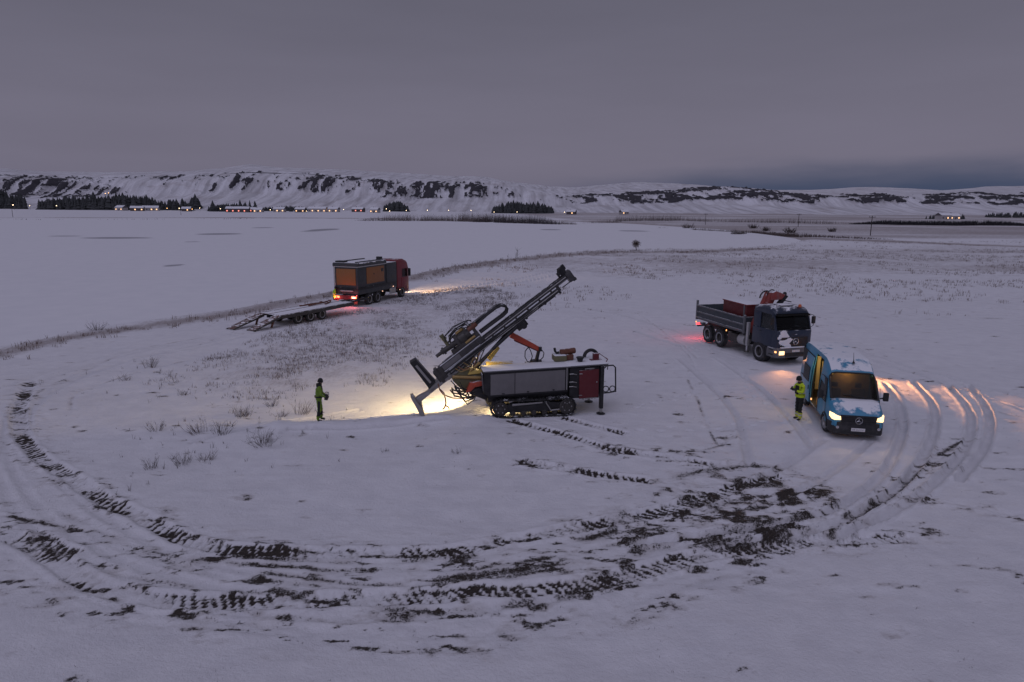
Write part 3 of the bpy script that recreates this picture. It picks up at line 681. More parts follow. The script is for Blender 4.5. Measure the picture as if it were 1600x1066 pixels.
# rear power pack
MB().prism([(3.20, 0.72), (4.52, 0.70), (4.56, 2.10), (3.20, 2.06)], 0.16, 2.06).build('power_pack', 'black_steel', rig, 0.02)
MB().prism([(3.14, 2.10), (4.86, 2.165), (4.88, 2.225), (3.14, 2.165)], 0.06, 2.14).build('rear_deck', 'snowy_deck', rig, 0.015)
dr = MB().prism([(3.62, 0.70), (4.48, 0.76), (4.47, 1.99), (3.60, 1.94)], 0.095, 0.165).build('cabinet_door', 'dark_red', rig, 0.015)
MB().box((4.38, 0.082, 1.42), (0.05, 0.03, 0.05)).build('door_lock', 'bare_steel', dr, 0.006)
for z in (1.80, 0.86): MB().cyl((3.60, 0.09, z), (3.74, 0.09, z), 0.016, n=8).build('hinge', 'bare_steel', dr)
MB().box((4.05, 0.10, 2.02), (0.42, 0.03, 0.035), (0, R(-3), 0)).build('data_plate', 'bare_steel', rig, 0.004)
b = MB()
for k in range(5): b.box((3.80 + k * .13, 0.12, 0.685 + k * .008), (.09, .05, .05))
b.build('step_cleats', 'bare_steel', rig, 0.005)
for z in (1.80, 1.45, 1.25):
    MB().tube([(3.18, 0.12, z), (3.32, 0.06, z + .02), (3.5, 0.13, z - .03)], 0.022).build('pipe', 'bare_steel', rig)
for v in (0.12, 1.98):
    lg = MB().bx(4.53, 4.69, v - .08, v + .08, 0.24, 2.12).build('support_leg', 'black_steel', rig, 0.012)
    MB().box((4.61, v, 0.13), (.10, .10, .22)).build('jack_rod', 'bare_steel', lg, 0.01)
    MB().lathe([(0, 0), (.19, 0), (.19, .03), (.08, .06), (0, .06)], (4.61, v, 0.0), (0, 0, 1), 16).build('foot_plate', 'black_steel', lg)
# rear guard frame
b = MB(); v = 0.9
b.tube([(4.70, v, 1.92), (5.10, v, 1.93), (5.36, v, 1.94), (5.47, v, 1.84), (5.50, v, 1.2), (5.52, v, 0.74), (5.2, v, 0.70), (4.72, v, 0.68)], 0.032)
b.tube([(4.80, v, 1.90), (4.92, v, 1.78), (5.05, v, 1.90)], 0.025)
b.tube([(5.12, v, 1.93), (5.10, v, 1.75)], .02)
gf = b.build('guard_frame', 'black_steel', rig)
for u in (5.06, 5.36):
    MB().tube([(u + .13 * math.cos(a), v, 0.87 + .13 * math.sin(a)) for a in np.linspace(0, 2 * PI, 19)[:-1]], 0.022, 6, True).build('hose_ring', 'black_steel', gf)
# things on the deck
MB().lathe([(0, 0), (.10, 0), (.13, .03), (.13, .66), (.10, .70), (0, .70)], (3.02, 1.25, 2.52), (0.995, 0.0, 0.10), 18).build('exhaust_silencer', 'rust', rig)
MB().tube([(2.98, 1.25, 2.52), (2.86, 1.25, 2.50), (2.80, 1.25, 2.58), (2.77, 1.25, 2.72)], 0.055, 10).build('exhaust_pipe', 'black_steel', rig)
eb = MB().bx(2.72, 3.26, 0.95, 1.55, 2.17, 2.42).build('engine_box', 'olive', rig, 0.03)
MB().box((2.98, 1.25, 2.43), (.52, .58, .04)).build('snow_cap', 'packed_snow', eb, 0.018)
MB().bx(3.28, 3.60, 1.05, 1.50, 2.20, 2.44).build('filter_housing', 'rust', rig, 0.03)
MB().lathe([(0, 0), (.10, 0), (.16, .16), (.18, .17), (.17, .20), (0, .20)], (3.80, 0.75, 2.20), (0, 0, 1), 18).build('air_intake', 'black_steel', rig)
MB().tube([(4.16 + .30 - .30 * math.cos(a), 1.35, 2.26 + .30 * math.sin(a)) for a in np.linspace(0, PI * .92, 14)], 0.075, 10).build('intake_hose', 'rubber', rig)
MB().bx(4.44, 4.68, 0.82, 1.06, 2.21, 2.50).build('fuel_canister', 'dark_red', rig, 0.03)
MB().bx(4.30, 4.80, 0.80, 1.10, 2.20, 2.24).build('canister_tray', 'dark_red', rig, 0.01)
MB().tube([(4.86, .4, 2.2), (4.93, .4, 2.34), (4.93, 1.6, 2.34), (4.86, 1.6, 2.2)], 0.02).build('hand_rail', 'dark_red', rig)
# far enclosure
fe = MB().bx(-0.15, 1.05, 1.45, 2.15, 1.0, 2.02).build('far_enclosure', 'machine_yellow', rig, 0.03)
b = MB()
for k in range(8): b.box((0.45 + k * .07, 1.445, 1.87), (.035, .02, .12))
b.build('louvre', 'black_steel', fe)
# small service crane
bm_ = MB().prism([(0.80, 3.22), (2.14, 2.56), (2.20, 2.72), (0.90, 3.46)], 1.30, 1.52).build('crane_boom', 'orange_red', rig, 0.02)
MB().prism([(1.0, 3.12), (2.1, 2.59), (2.1, 2.53), (1.0, 3.05)], 1.36, 1.46).build('boom_ram', 'dark_red', bm_, 0.01)
b = MB(); b.cyl((2.13, 1.41, 2.72), (1.98, 1.41, 2.05), .07, .09, 12); b.cyl((1.98, 1.41, 2.16), (1.98, 1.41, 2.02), .26, .30, 16)
b.box((2.14, 1.41, 2.68), (.14, .3, .2)); b.build('crane_post', 'black_steel', rig)
for pts in (((1.62, 2.78), (1.48, 2.6), (1.47, 2.35), (1.58, 2.14), (1.75, 2.08)), ((2.20, 2.66), (2.32, 2.5), (2.28, 2.3), (2.15, 2.18)), ((1.6, 2.8), (1.72, 2.62), (1.8, 2.36), (1.74, 2.16))):
    MB().tube([(u, 1.32, z) for u, z in pts], 0.022, 6).build('crane_hose', 'hose', rig)
MB().bx(1.55, 2.45, 1.15, 1.75, 1.98, 2.06).build('crane_base', 'snowy_deck', rig, 0.02)

# --- mast: m along it from its lower end, n square to it, v across the rig
_ca, _sa = math.cos(R(36.8)), math.sin(R(36.8))
def mp(m, n, v=1.0): return (-2.10 + m * _ca - n * _sa, v, 1.95 + m * _sa + n * _ca)
def mbox(b, m0, m1, n0, n1, v0=0.86, v1=1.14):
    return b.add([mp(m, n, v) for m in (m0, m1) for v in (v0, v1) for n in (n0, n1)], [(0, 1, 3, 2), (4, 6, 7, 5), (0, 4, 5, 1), (2, 3, 7, 6), (0, 2, 6, 4), (1, 5, 7, 3)])
b = MB(); mbox(b, -0.05, 6.75, -0.07, 0.12, 0.84, 0.92); mbox(b, -0.05, 6.75, -0.07, 0.12, 1.08, 1.16); mbox(b, 0, 6.70, -0.05, 0.06, 0.90, 1.10)
beam = b.build('mast_beam', 'mast_steel', rig, 0.012)
b = MB(); mbox(b, 0.0, 6.05, -0.33, -0.13, 0.87, 1.13); b.build('mast_lower_rail', 'mast_steel', rig, 0.015)
b = MB(); mbox(b, 0.1, 6.6, -0.128, -0.072, 0.93, 1.07); b.build('rail_web', 'bare_steel', beam)
for m in np.arange(0.7, 6.0, 0.75):
    b = MB(); mbox(b, m, m + .06, -0.12, -0.08, 0.85, 1.15); b.build('web_stiffener', 'dark_steel', beam)
b = MB(); mbox(b, -0.12, 2.15, -0.02, 0.26, 0.80, 1.20); mbox(b, 0.15, 1.2, .26, .30, .84, 1.16); b.build('mast_carriage', 'mast_steel', rig, 0.02)
b = MB(); mbox(b, 0.05, 0.95, 0.02, 0.22, 0.76, 0.80); b.build('carriage_plate', 'grey_panel', rig, 0.01)
b = MB(); mbox(b, -0.1, 1.4, -0.48, -0.30, 0.90, 1.10); b.build('feed_cylinder', 'bare_steel', rig, 0.03)
b = MB(); b.cyl(mp(3.0, -.37), mp(5.3, -.37), .035, n=10); b.cyl(mp(3.7, -.40), mp(6.0, -.36), .02, n=8); b.build('feed_pipe', 'black_steel', rig)
for m in (3.0, 4.1, 5.1, 5.9):
    b = MB(); mbox(b, m, m + .10, -.44, -.30, .94, 1.06); b.build('pipe_clamp', 'black_steel', rig, 0.01)
b = MB(); mbox(b, -1.0, 0.15, -.44, -.20, .86, 1.14); mbox(b, -.9, .3, -.20, -.10, .90, 1.10); b.build('mast_slide', 'bare_steel', rig, 0.02)
b = MB(); mbox(b, 0.2, 5.9, -.125, -.075, .845, .875); b.build('frost_strip', 'packed_snow', beam)
b = MB(); mbox(b, -.1, 1.9, -.045, -.02, .785, .80); mbox(b, .0, 2.1, .262, .285, .80, .9); b.build('frost_strip', 'packed_snow', beam)
b = MB(); mbox(b, 2.2, 4.9, .12, .155, .95, 1.05); b.build('chain_guide', 'mast_steel', beam, .005)
for m in np.arange(.4, 2.1, .28):
    b = MB(); mbox(b, m, m + .05, -.02, .26, .775, .80); b.build('carriage_rib', 'dark_steel', rig, .005)
for n0, m0, m1 in ((-.23, .2, 5.9), (.02, 2.2, 6.5), (-.30, 1.4, 4.8)):
    b = MB(); b.cyl(mp(m0, n0, .835), mp(m1, n0, .835), .022, n=8); b.build('feed_rod', 'bare_steel', beam)
for m in np.arange(2.5, 6.2, .62):
    b = MB(); mbox(b, m, m + .08, -.34, .13, .825, .845); b.build('mast_rib', 'dark_steel', beam, .004)
for k in range(4):
    v = .80 + .012 * k; n0 = -.10 - .07 * k
    MB().tube([mp(-.2 + .3 * k, n0 - .1, v), mp(.6 + .2 * k, n0, v - .03), mp(2.2, n0 + .02 * math.sin(k), v), mp(3.6 + .2 * k, n0 - .03, v - .02), mp(4.2 + .5 * k, n0 - .06, v + .03)], .018, 6).build('mast_hose', 'hose', rig)
# mast head
b = MB(); mbox(b, 6.55, 6.82, -0.30, 0.16, 0.80, 1.20); mbox(b, 6.70, 6.86, -0.36, -0.24, .84, 1.16)
b.cyl(mp(6.15, -.30), mp(6.75, -.30), .025, n=8)
b.build('mast_head', 'mast_steel', rig, 0.015)
for v in (0.90, 1.06):
    b = MB(); b.lathe([(.05, 0), (.17, 0), (.13, .03), (.17, .06), (.05, .06)], mp(6.52, 0.30, v), (0, 1, 0), 18); b.build('sheave', 'dark_steel', rig)
b = MB(); mbox(b, 6.42, 6.62, .10, .46, .84, .88); mbox(b, 6.42, 6.62, .10, .46, 1.14, 1.18); mbox(b, 6.28, 6.36, .12, .34, .9, 1.1); mbox(b, 6.60, 6.74, .30, .52, .86, 1.02); b.build('sheave_bracket', 'black_steel', rig, 0.01)
# rotary head
b = MB(); b.cyl(mp(.12, .66), mp(.42, .66), .075, n=14); b.cyl(mp(.40, .66), mp(1.3, .62), .115, .13, 16); b.cyl(mp(.48, .66), mp(.56, .66), .17, n=16); b.cyl(mp(.92, .64), mp(1.0, .64), .18, n=16)
b.build('drill_spindle', 'dark_steel', rig)
b = MB(); mbox(b, 0.75, 2.15, .30, .46, .80, 1.20); mbox(b, 1.15, 1.32, .40, .92, .82, 1.18); mbox(b, 2.0, 2.14, .40, .88, .82, 1.18); b.build('head_sled', 'dark_steel', rig, 0.02)
b = MB(); b.cyl(mp(1.32, .62), mp(1.62, .62), .26, n=20); b.cyl(mp(1.62, .62), mp(1.86, .62), .21, n=20); mbox(b, 1.40, 1.80, .52, .88, .82, 1.18); b.build('gearbox', 'dark_steel', rig, 0.01)
for v in (.86, 1.14):
    b = MB(); b.cyl(mp(1.85, .76, v), mp(2.30, .76, v), .10, n=12); b.cyl(mp(2.1, .76, v), mp(2.16, .76, v), .125, n=12); b.build('hydraulic_motor', 'rust', rig)
b = MB(); b.cyl(mp(1.35, .92), mp(1.75, .92), .07, n=10); b.cyl(mp(1.45, .40, .80), mp(1.95, .40, .80), .05, n=10); b.build('valve_block', 'brass', rig)
b = MB(); b.cyl(mp(.80, .74), mp(.84, 1.24), .075, .085, 12); b.cyl(mp(.84, 1.02), mp(.845, 1.08), .11, n=12); b.cyl(mp(.83, 1.2), mp(.842, 1.28), .10, n=12); b.build('flushing_swivel', 'olive', rig)
rnd = random.Random(4)
for k in range(9):
    m0, n0, m1, n1 = rnd.uniform(.7, 1.2), rnd.uniform(.75, .95), rnd.uniform(1.7, 2.3), rnd.uniform(.8, 1.0); h = rnd.uniform(.10, .30); v = rnd.uniform(.82, 1.18)
    MB().tube([mp(m0, n0, v), mp(m0 + .1, n0 + h * .8, v), mp((m0 + m1) / 2, max(n0, n1) + h, v), mp(m1 - .1, n1 + h * .6, v), mp(m1, n1, v)], rnd.uniform(.016, .026), 6).build('hydraulic_hose', 'hose', rig)
loop = [(2.15, .72), (2.35, .76), (2.9, .80), (3.35, .80), (3.60, .74), (3.72, .60), (3.72, .46), (3.62, .37), (3.4, .34), (2.9, .35), (2.2, .36)]
for v, rr in ((.90, .060), (1.02, .055), (1.12, .05)):
    MB().tube([mp(m, n + (v - 1) * .12, v) for m, n in loop], rr, 8).build('hose_bundle', 'hose', rig)
b = MB(); mbox(b, 2.2, 3.5, .835, .875, .86, 1.14); b.build('hose_tray', 'mast_steel', rig, 0.01)
# lower end: clamp, foot and guard plate
b = MB(); mbox(b, -.42, .02, -.30, .20, .78, 1.22); mbox(b, -.34, -.20, -.38, .28, .74, 1.26); b.build('rod_clamp', 'dark_steel', rig, 0.02)
b = MB(); b.add([(u, v, z) for v in (.86, 1.14) for u, z in ((-2.30, 1.42), (-2.52, 1.10), (-3.22, .52), (-3.36, .78), (-2.9, 1.02))], [(0, 1, 2, 3, 4), (9, 8, 7, 6, 5)] + [(i, i + 5, (i + 1) % 5 + 5, (i + 1) % 5) for i in range(5)])
foot_o = b.build('mast_foot', 'bare_steel', rig, 0.02)
MB().prism([(-3.52, .90), (-3.40, .93), (-2.98, .22), (-2.92, .03), (-3.10, .03), (-3.20, .25)], .70, 1.30).build('foot_spade', 'bare_steel', rig, 0.015)
MB().prism([(-3.40, .80), (-3.05, .66), (-2.98, .25), (-3.05, .22)], .97, 1.03).build('spade_rib', 'bare_steel', foot_o)
gp = MB().prism([(-3.52, 2.36), (-3.26, 2.50), (-2.46, 1.52), (-2.72, 1.20)], .74, 1.26).build('breakout_table', 'black_steel', rig, 0.02)
MB().prism([(-3.30, 2.22), (-3.22, 2.28), (-2.64, 1.52), (-2.70, 1.46)], .72, .742).build('table_rail', 'bare_steel', gp)
# mast support and swing gear
b = MB(); b.cyl((1.03, .85, 3.78), (-.02, .85, 2.83), .075, n=12); b.build('tilt_cylinder', 'black_steel', rig)
b = MB(); b.cyl((.03, .85, 2.88), (-.98, .85, 1.92), .05, n=12); b.build('tilt_rod', 'dark_steel', rig)
b = MB(); b.cyl((.95, 1.15, 3.80), (-.75, 1.15, 1.90), .07, n=12); b.build('tilt_cylinder', 'black_steel', rig)
b = MB(); mbox(b, 3.55, 4.05, -.62, -.30, .80, 1.20); b.cyl(mp(3.85, -.55, .76), mp(3.85, -.55, 1.24), .14, n=14); b.build('tilt_bracket', 'black_steel', rig, 0.02)
b = MB(); b.prism([(-.20, 2.35), (.30, 2.85), (.36, 2.75), (-.05, 2.2)], 1.3, 1.4); b.build('strut_arm', 'machine_yellow', rig, 0.01)
MB().prism([(-1.75, 1.55), (-1.30, 1.05), (-.3, .95), (-.3, 1.6), (-.75, 2.0), (-1.35, 2.05)], .80, 1.30).build('swing_bracket', 'olive', rig, 0.03)
MB().prism([(-1.20, 1.06), (-1.02, 1.46), (-.42, 1.52), (-.42, 1.34), (-.82, 1.28), (-1.0, 1.10)], .52, .80).build('fender', 'orange_red', rig, 0.015)
MB().prism([(-1.1, 1.78), (-.2, 1.86), (-.2, 2.02), (-1.0, 1.96)], .70, 1.45).build('hose_cover', 'machine_yellow', rig, 0.02)
b = MB(); b.cyl((-1.75, .78, 1.70), (-.55, .78, 1.62), .08, n=12); b.cyl((-1.0, .72, 1.95), (-.6, .72, 2.3), .06, n=10); b.build('swing_cylinder', 'brass', rig)
b = MB(); b.prism([(-1.0, .95), (-.2, .6), (-.1, .95), (-.4, 1.2), (-1.0, 1.2)], .6, 1.5); b.build('boom_root', 'black_steel', rig, 0.03)
for k in range(12):
    u0, u1 = rnd.uniform(-1.9, -1.4), rnd.uniform(-.9, -.4); z0, z1 = rnd.uniform(1.1, 1.6), rnd.uniform(.9, 1.5); sag = rnd.uniform(.15, .5); v = rnd.uniform(.6, 1.1)
    MB().tube([(u0, v, z0), (u0 + .1, v - .03, z0 - sag * .7), ((u0 + u1) / 2, v - .05, min(z0, z1) - sag), (u1 - .1, v - .03, z1 - sag * .6), (u1, v, z1)], rnd.uniform(.018, .035), 7).build('hydraulic_hose', 'hose', rig)
for k in range(7):
    m0 = rnd.uniform(.3, 1.0); m1 = rnd.uniform(1.2, 2.0); v = rnd.uniform(.72, .80)
    MB().tube([mp(m0, -.2, v), mp(m0 + .1, -.45, v - .05), mp((m0 + m1) / 2, -.5 - rnd.random() * .25, v - .05), mp(m1, -.3, v)], rnd.uniform(.015, .028), 6).build('hydraulic_hose', rnd.choice(['hose', 'copper_hose', 'hose', 'brass']), rig)
MB().tube([(-2.36, .8, 1.42), (-2.28, .76, 1.15), (-2.15, .75, .95), (-1.75, .75, .78), (-1.3, .75, .74), (-.95, .8, .82), (-.8, .85, .95)], 0.024, 7).build('supply_hose', 'copper_hose', rig)
MB().tube([(-2.30, .78, 1.2), (-2.12, .75, 1.02), (-2.06, .75, .78), (-2.04, .75, .55)], 0.026, 7).build('hanging_hose', 'copper_hose', rig)
b = MB(); b.tube([(-2.20, .75, .30), (-2.12, .75, .34), (-2.05, .75, .50), (-2.04, .75, .56)], .03, 6); b.tube([(-2.05, .75, .46), (-1.94, .75, .40), (-1.90, .75, .30)], .03, 6); b.build('hose_hook', 'rust', rig)
# work lamps
WL = (1.0, 0.72, 0.34)
for (u, v, z), tg, en, an, bl in (((-.90, 1.50, 2.20), (-4.76, 5.4, -.27), 1500, 104, 0.28), ((-.40, 1.05, 0.90), (-3.2, 1.3, 0.0), 32, 140, 0.3)):
    lm = MB().box((u + .06, v, z), (.10, .22, .16)).build('work_lamp', 'black_steel', rig, 0.02)
    MB().box((u + .002, v, z), (.012, .18, .12)).build('lamp_lens', 'warm_lamp', lm)
    spot('work_light', rig, (u - .06, v, z), tg, en, an, bl, WL, 0.08)
glow('chassis_light', rig, (0.3, 1.0, 0.50), 45, WL, 0.05)
glow('mast_light', rig, (-.55, 1.62, 2.35), 30, WL, 0.06)

# ------------------------------------------------------------------ wheels
paint('dirty_snow', (0.34, 0.34, 0.36), 0.85, dirt=0.3, var=0.9)
def wheel_set(name, r, w, rim_r, rim_mat, snowy=True):
    """meshes of one wheel standing at the origin, its outer face to -y"""
    b = MB(); h = w / 2
    b.lathe([(rim_r, -h * .75), (rim_r + .03, -h * .95), (r * .80, -h), (r * .95, -h * .92), (r * .985, -h * .7), (r * .985, h * .7), (r * .95, h * .92), (r * .8, h), (rim_r, h * .8)], (0, 0, 0), (0, 1, 0), 36)
    n = 30
    for k in range(n):
        a = 2 * PI * k / n
        for y in (-h * .45, h * .45):
            b.box((math.cos(a) * r * .99, y, math.sin(a) * r * .99), (.035, h * .75, r * .13), (0, -a, .35 if y < 0 else -.35))
    tyre = b.mesh('tyre', 'tyre_rubber')
    b = MB()
    b.lathe([(0, -h * .35), (rim_r * .28, -h * .35), (rim_r * .32, -h * .15), (rim_r * .85, -h * .05), (rim_r * .92, -h * .55), (rim_r, -h * .8), (rim_r + .015, -h * .8), (rim_r, h * .7), (0, h * .7)], (0, 0, 0), (0, 1, 0), 28)
    for k in range(8):
        a = 2 * PI * k / 8; b.cyl((math.cos(a) * rim_r * .5, -h * .18, math.sin(a) * rim_r * .5), (math.cos(a) * rim_r * .5, -h * .02, math.sin(a) * rim_r * .5), .03, n=6)
    rim = b.mesh('wheel', rim_mat)
    if snowy:
        b = MB()
        b.lathe([(rim_r * .93, -h * .84), (rim_r * 1.05, -h * 1.02), (rim_r * 1.16, -h * 1.03), (rim_r * 1.20, -h * .97), (rim_r * 1.0, -h * .70)], (0, 0, 0), (0, 1, 0), 28, True)
        sn = b.mesh('snow_crust', 'dirty_snow')
    else: sn = None
    return tyre, rim, sn
def put_wheel(ws, parent, x, y, z, spin, crust=True):
    right = y < 0
    wo = link('wheel', ws[1], parent, (x, y, z), (0, spin, 0 if right else PI))
    link('tyre', ws[0], wo)
    if ws[2] and crust: link('snow_crust', ws[2], wo, None, (0, random.uniform(0, 6), 0))
    return wo
def star_emblem(parent, loc, r, rot, mat='chrome'):
    """three-pointed star in a ring, facing +x"""
    b = MB(); b.tube([(0, r * math.cos(a), r * math.sin(a)) for a in np.linspace(0, 2 * PI, 25)[:-1]], r * .10, 6, True)
    for k in range(3):
        a = PI / 2 + k * 2 * PI / 3; dx = (math.cos(a), math.sin(a)); px = (-dx[1], dx[0])
        tip = (0, dx[0] * r, dx[1] * r); l = (0, px[0] * r * .17, px[1] * r * .17); rr = (0, -px[0] * r * .17, -px[1] * r * .17); top = (r * .12, dx[0] * r * .05, dx[1] * r * .05)
        b.add([tip, l, rr, top], [(0, 1, 3), (0, 3, 2), (1, 2, 3), (0, 2, 1)])
    return b.build('star_emblem', mat, parent, 0, 35, loc, rot)
def plate(parent, loc, rot, w=.50, h=.13):
    p = MB().box((0, 0, 0), (.012, w, h)).build('number_plate', 'plate_white', parent, .004, 35, loc, rot)
    b = MB()
    for k, y in enumerate((-.19, -.14, -.04, .03, .10, .17)): b.box((.0075, y * w / .5, 0), (.003, .022, h * .42))
    o = b.build('plate_marks', 'plate_grey', p); o['kind'] = 'stuff'
    return p
paint('chrome', (0.62, 0.62, 0.64), 0.25, 0.9, dirt=0.1)
paint('plate_white', (0.72, 0.71, 0.70), 0.5, dirt=0.25)
paint('plate_grey', (0.28, 0.27, 0.28), 0.6, dirt=0.2)
paint('van_blue', (0.055, 0.27, 0.44), 0.38, 0.0, snow=0.0, dirt=0.28, var=0.10, coat=0.3)
paint('van_blue_snowy', (0.055, 0.27, 0.44), 0.38, 0.0, snow=0.77, dirt=0.28, var=0.15, coat=0.1, snow_scale=1.7)
paint('black_plastic', (0.014, 0.014, 0.015), 0.55, dirt=0.08)
paint('bumper_plastic', (0.020, 0.020, 0.022), 0.6, dirt=0.22)
paint('cabin_dark', (0.035, 0.033, 0.032), 0.8, dirt=0.0)
paint('cabin_panel', (0.42, 0.33, 0.17), 0.7, dirt=0.1)
paint('cabin_floor', (0.10, 0.08, 0.06), 0.8, dirt=0.2)
paint('seat_cloth', (0.06, 0.055, 0.055), 0.9, dirt=0.0)
paint('bag_red', (0.45, 0.05, 0.035), 0.8, dirt=0.1)
paint('bag_orange', (0.55, 0.27, 0.05), 0.8, dirt=0.1)

glass('van_glass', (0.42, 0.38, 0.33), 0.5)
# ------------------------------------------------------------------ blue van (x forward from the front bumper, y to its left)
van = empty('van', (13.33, 25.18, 0.0), (0, R(0.4), R(-101.3)))
tag(van, 'light blue high-roof van with headlights on and its side door slid open', 'van')
def van_sec(x, zb, wb, zbelt, wbelt, ztop, wtop):
    zs = zbelt + (ztop - zbelt) * .42; ws_ = wbelt + (wtop - wbelt) * .30
    h = [(wb * .90, zb), (wb, zb + .10), (wbelt, zbelt), (ws_, zs), (wtop + .02, ztop - .16 * min(1, (ztop - zbelt))), (wtop - .05, ztop - .035), (wtop - .20, ztop)]
    left = [(x, y, z) for y, z in h]; right = [(x, -y, z) for y, z in h[::-1]]
    return left + right          # 14 points: 0..6 left going up, 7..13 right going down
ST = [(-6.02, .42, .90, 1.10, .93, 2.62, .76), (-5.94, .40, .95, 1.15, .97, 2.70, .80), (-5.0, .36, .97, 1.20, .99, 2.77, .83), (-3.62, .36, .98, 1.20, .995, 2.79, .84),
      (-2.34, .36, .98, 1.20, .995, 2.78, .84), (-2.20, .36, .98, 1.20, .995, 2.76, .84), (-1.80, .36, .98, 1.20, .995, 2.62, .83), (-1.52, .36, .98, 1.20, .99, 2.44, .82),
      (-1.40, .36, .98, 1.20, .99, 2.34, .815), (-.80, .36, .98, 1.18, .985, 1.46, .84), (-.62, .38, .97, 1.12, .97, 1.36, .84), (-.30, .40, .95, 1.00, .94, 1.20, .80), (-.10, .44, .90, .92, .88, 1.06, .74), (-.02, .46, .84, .86, .80, .96, .66)]
def van_skip(i, k):
    a, b = ST[i][0], ST[i + 1][0]
    if k == 13: return True                                       # open below
    if a >= -1.41 and b <= -.79 and k in (4, 5, 6, 7, 8): return True      # windscreen
    if a >= -2.21 and b <= -1.39 and k in (2, 3, 9, 10) and not (k in (3, 9) and a < -1.9): return k in (2, 10)   # front door windows
    if a >= -3.63 and b <= -2.33 and k in (9, 10, 11): return True         # side door opening (right side)
    return False
body = MB().loft([van_sec(*s) for s in ST], van_skip, (False, True)).build('body', 'van_blue_snowy', van, 0.0, 40)
sol = body.modifiers.new('sheet', 'SOLIDIFY'); sol.thickness = 0.03; sol.offset = -1
MB().prism([(-.90, .42), (.90, .42), (.94, 1.15), (.93, 1.4), (.76, 2.60), (-.76, 2.60), (-.93, 1.4), (-.94, 1.15)], -6.0, -5.96, 'x').build('rear_doors', 'van_blue', van, .01)
# glass
def quad(name, mat, parent, pts, th=.012):
    P = [Vector(p) for p in pts]; n = (P[1] - P[0]).cross(P[-1] - P[0]).normalized() * th; k = len(P)
    return MB().add([p + n for p in P] + [p - n for p in P], [tuple(range(k)), tuple(range(2 * k - 1, k - 1, -1))] + [(i, i + k, (i + 1) % k + k, (i + 1) % k) for i in range(k)]).build(name, mat, parent, 0, 0)
S8, S9 = van_sec(*ST[8]), van_sec(*ST[9])
ws_pts = [S8[4], S8[6], S8[7], S8[9], S9[9], S9[7], S9[6], S9[4]]
quad('windscreen', 'van_glass', van, ws_pts)
b = MB()
for S_ in (S8, S9): b.tube([S_[k] for k in range(4, 10)], .030, 6)
for k in (4, 9): b.tube([S8[k], S9[k]], .040, 6)
b.build('windscreen_frame', 'black_plastic', van)
for sg in (-1, 1):
    quad('door_window', 'dark_glass', van, [(-2.16, sg * .985, 1.24), (-1.02, sg * .985, 1.24), (-1.38, sg * .90, 2.02), (-2.16, sg * .90, 2.02)])
    b = MB(); b.tube([(-2.18, sg * .995, 1.20), (-1.0, sg * .995, 1.20), (-1.40, sg * .91, 2.06), (-2.18, sg * .91, 2.06)], .022, 6, True); b.build('window_seal', 'black_plastic', van)
    m = MB().box((0, 0, 0), (.12, .20, .34)).build('mirror', 'black_plastic', van, .04, 35, (-1.02, sg * 1.20, 1.52))
    MB().tube([(0, 0, 0), (0, -sg * .12, -.06), (0, -sg * .22, -.08)], .03).build('mirror_arm', 'black_plastic', m)
    MB().tube([(-5.9, sg * 1.0, .80), (-3.66, sg * 1.005, .80)], .025, 6).build('rub_strip', 'black_plastic', van)
    # wheel arches
    for x in (-1.00, -4.75):
        MB().tube([(x + .42 * math.cos(a), sg * .985, .34 + .42 * math.sin(a)) for a in np.linspace(-.05, PI + .05, 13)], .035, 6).build('wheel_arch', 'black_plastic', van)
vw = wheel_set('van', .35, .24, .21, 'bare_steel')
for x in (-1.00, -4.75):
    for sg in (-1, 1):
        w = put_wheel(vw, van, x, sg * .86, .35, random.random()); w.rotation_euler.z += R(9) if x > -2 else 0
for sg in (-1, 1):
    for x in (-2.26, -1.0, -3.64): MB().tube([(x, sg * .992, .48), (x, sg * 1.0, 1.2), (x, sg * .955, 1.86)], .007, 4).build('panel_gap', 'black_plastic', van)
    MB().box((-2.10, sg * 1.012, 1.06), (.16, .03, .05)).build('door_handle', 'black_plastic', van, .01)
# nose
bp = MB().loft([[(x, y, z) for y, z in ((w, z0), (w, z1), (w * .8, z1 + .02), (-w * .8, z1 + .02), (-w, z1), (-w, z0))] for x, w, z0, z1 in ((-.62, .985, .26, .62), (-.25, .96, .22, .66), (-.06, .86, .22, .70), (.04, .62, .24, .70))]).build('bumper', 'bumper_plastic', van, .02)
gr = MB().prism([(-.60, .60), (.60, .60), (.66, .98), (-.66, .98)], -.06, .035, 'x').build('grille', 'black_plastic', van, .015)
for z in (.66, .74, .88, .94): MB().box((.045, 0, z), (.025, 1.16, .022)).build('grille_bar', 'bumper_plastic', gr, .004)
star_emblem(van, (.062, 0, .80), .125, (0, 0, 0))
plate(van, (.062, 0, .44), (0, 0, 0))
MB().bx(.0, .055, -.58, .58, .29, .36).build('lower_intake', 'black_plastic', van, .01)
for sg in (-1, 1):
    hl = MB().loft([[(x, sg * y, z) for y, z in ((y0, z0), (y1, z0 - .01), (y1, z1), (y0, z1 - .02))] for x, y0, y1, z0, z1 in ((-.42, .90, .965, .84, 1.00), (-.14, .72, .93, .78, 1.00), (-.01, .62, .86, .78, .94), (.015, .62, .80, .80, .93))]).build('headlight', 'head_lamp' , van, .01)
    MB().lathe([(0, 0), (.05, 0), (.06, .04), (0, .05)], (.0, sg * .74, .50), (1, 0, 0), 12).build('fog_lamp', 'chrome', van)
    spot('headlight_beam', van, (.10, sg * .72, .88), (9, sg * 1.2, -.6), 14, 80, .5, (1.0, .66, .34), .06)
MB().tube([(-1.75, .10, 2.70), (-1.78, .10, 2.82), (-1.86, .10, 3.08)], [.03, .012, .006]).build('aerial', 'black_plastic', van)
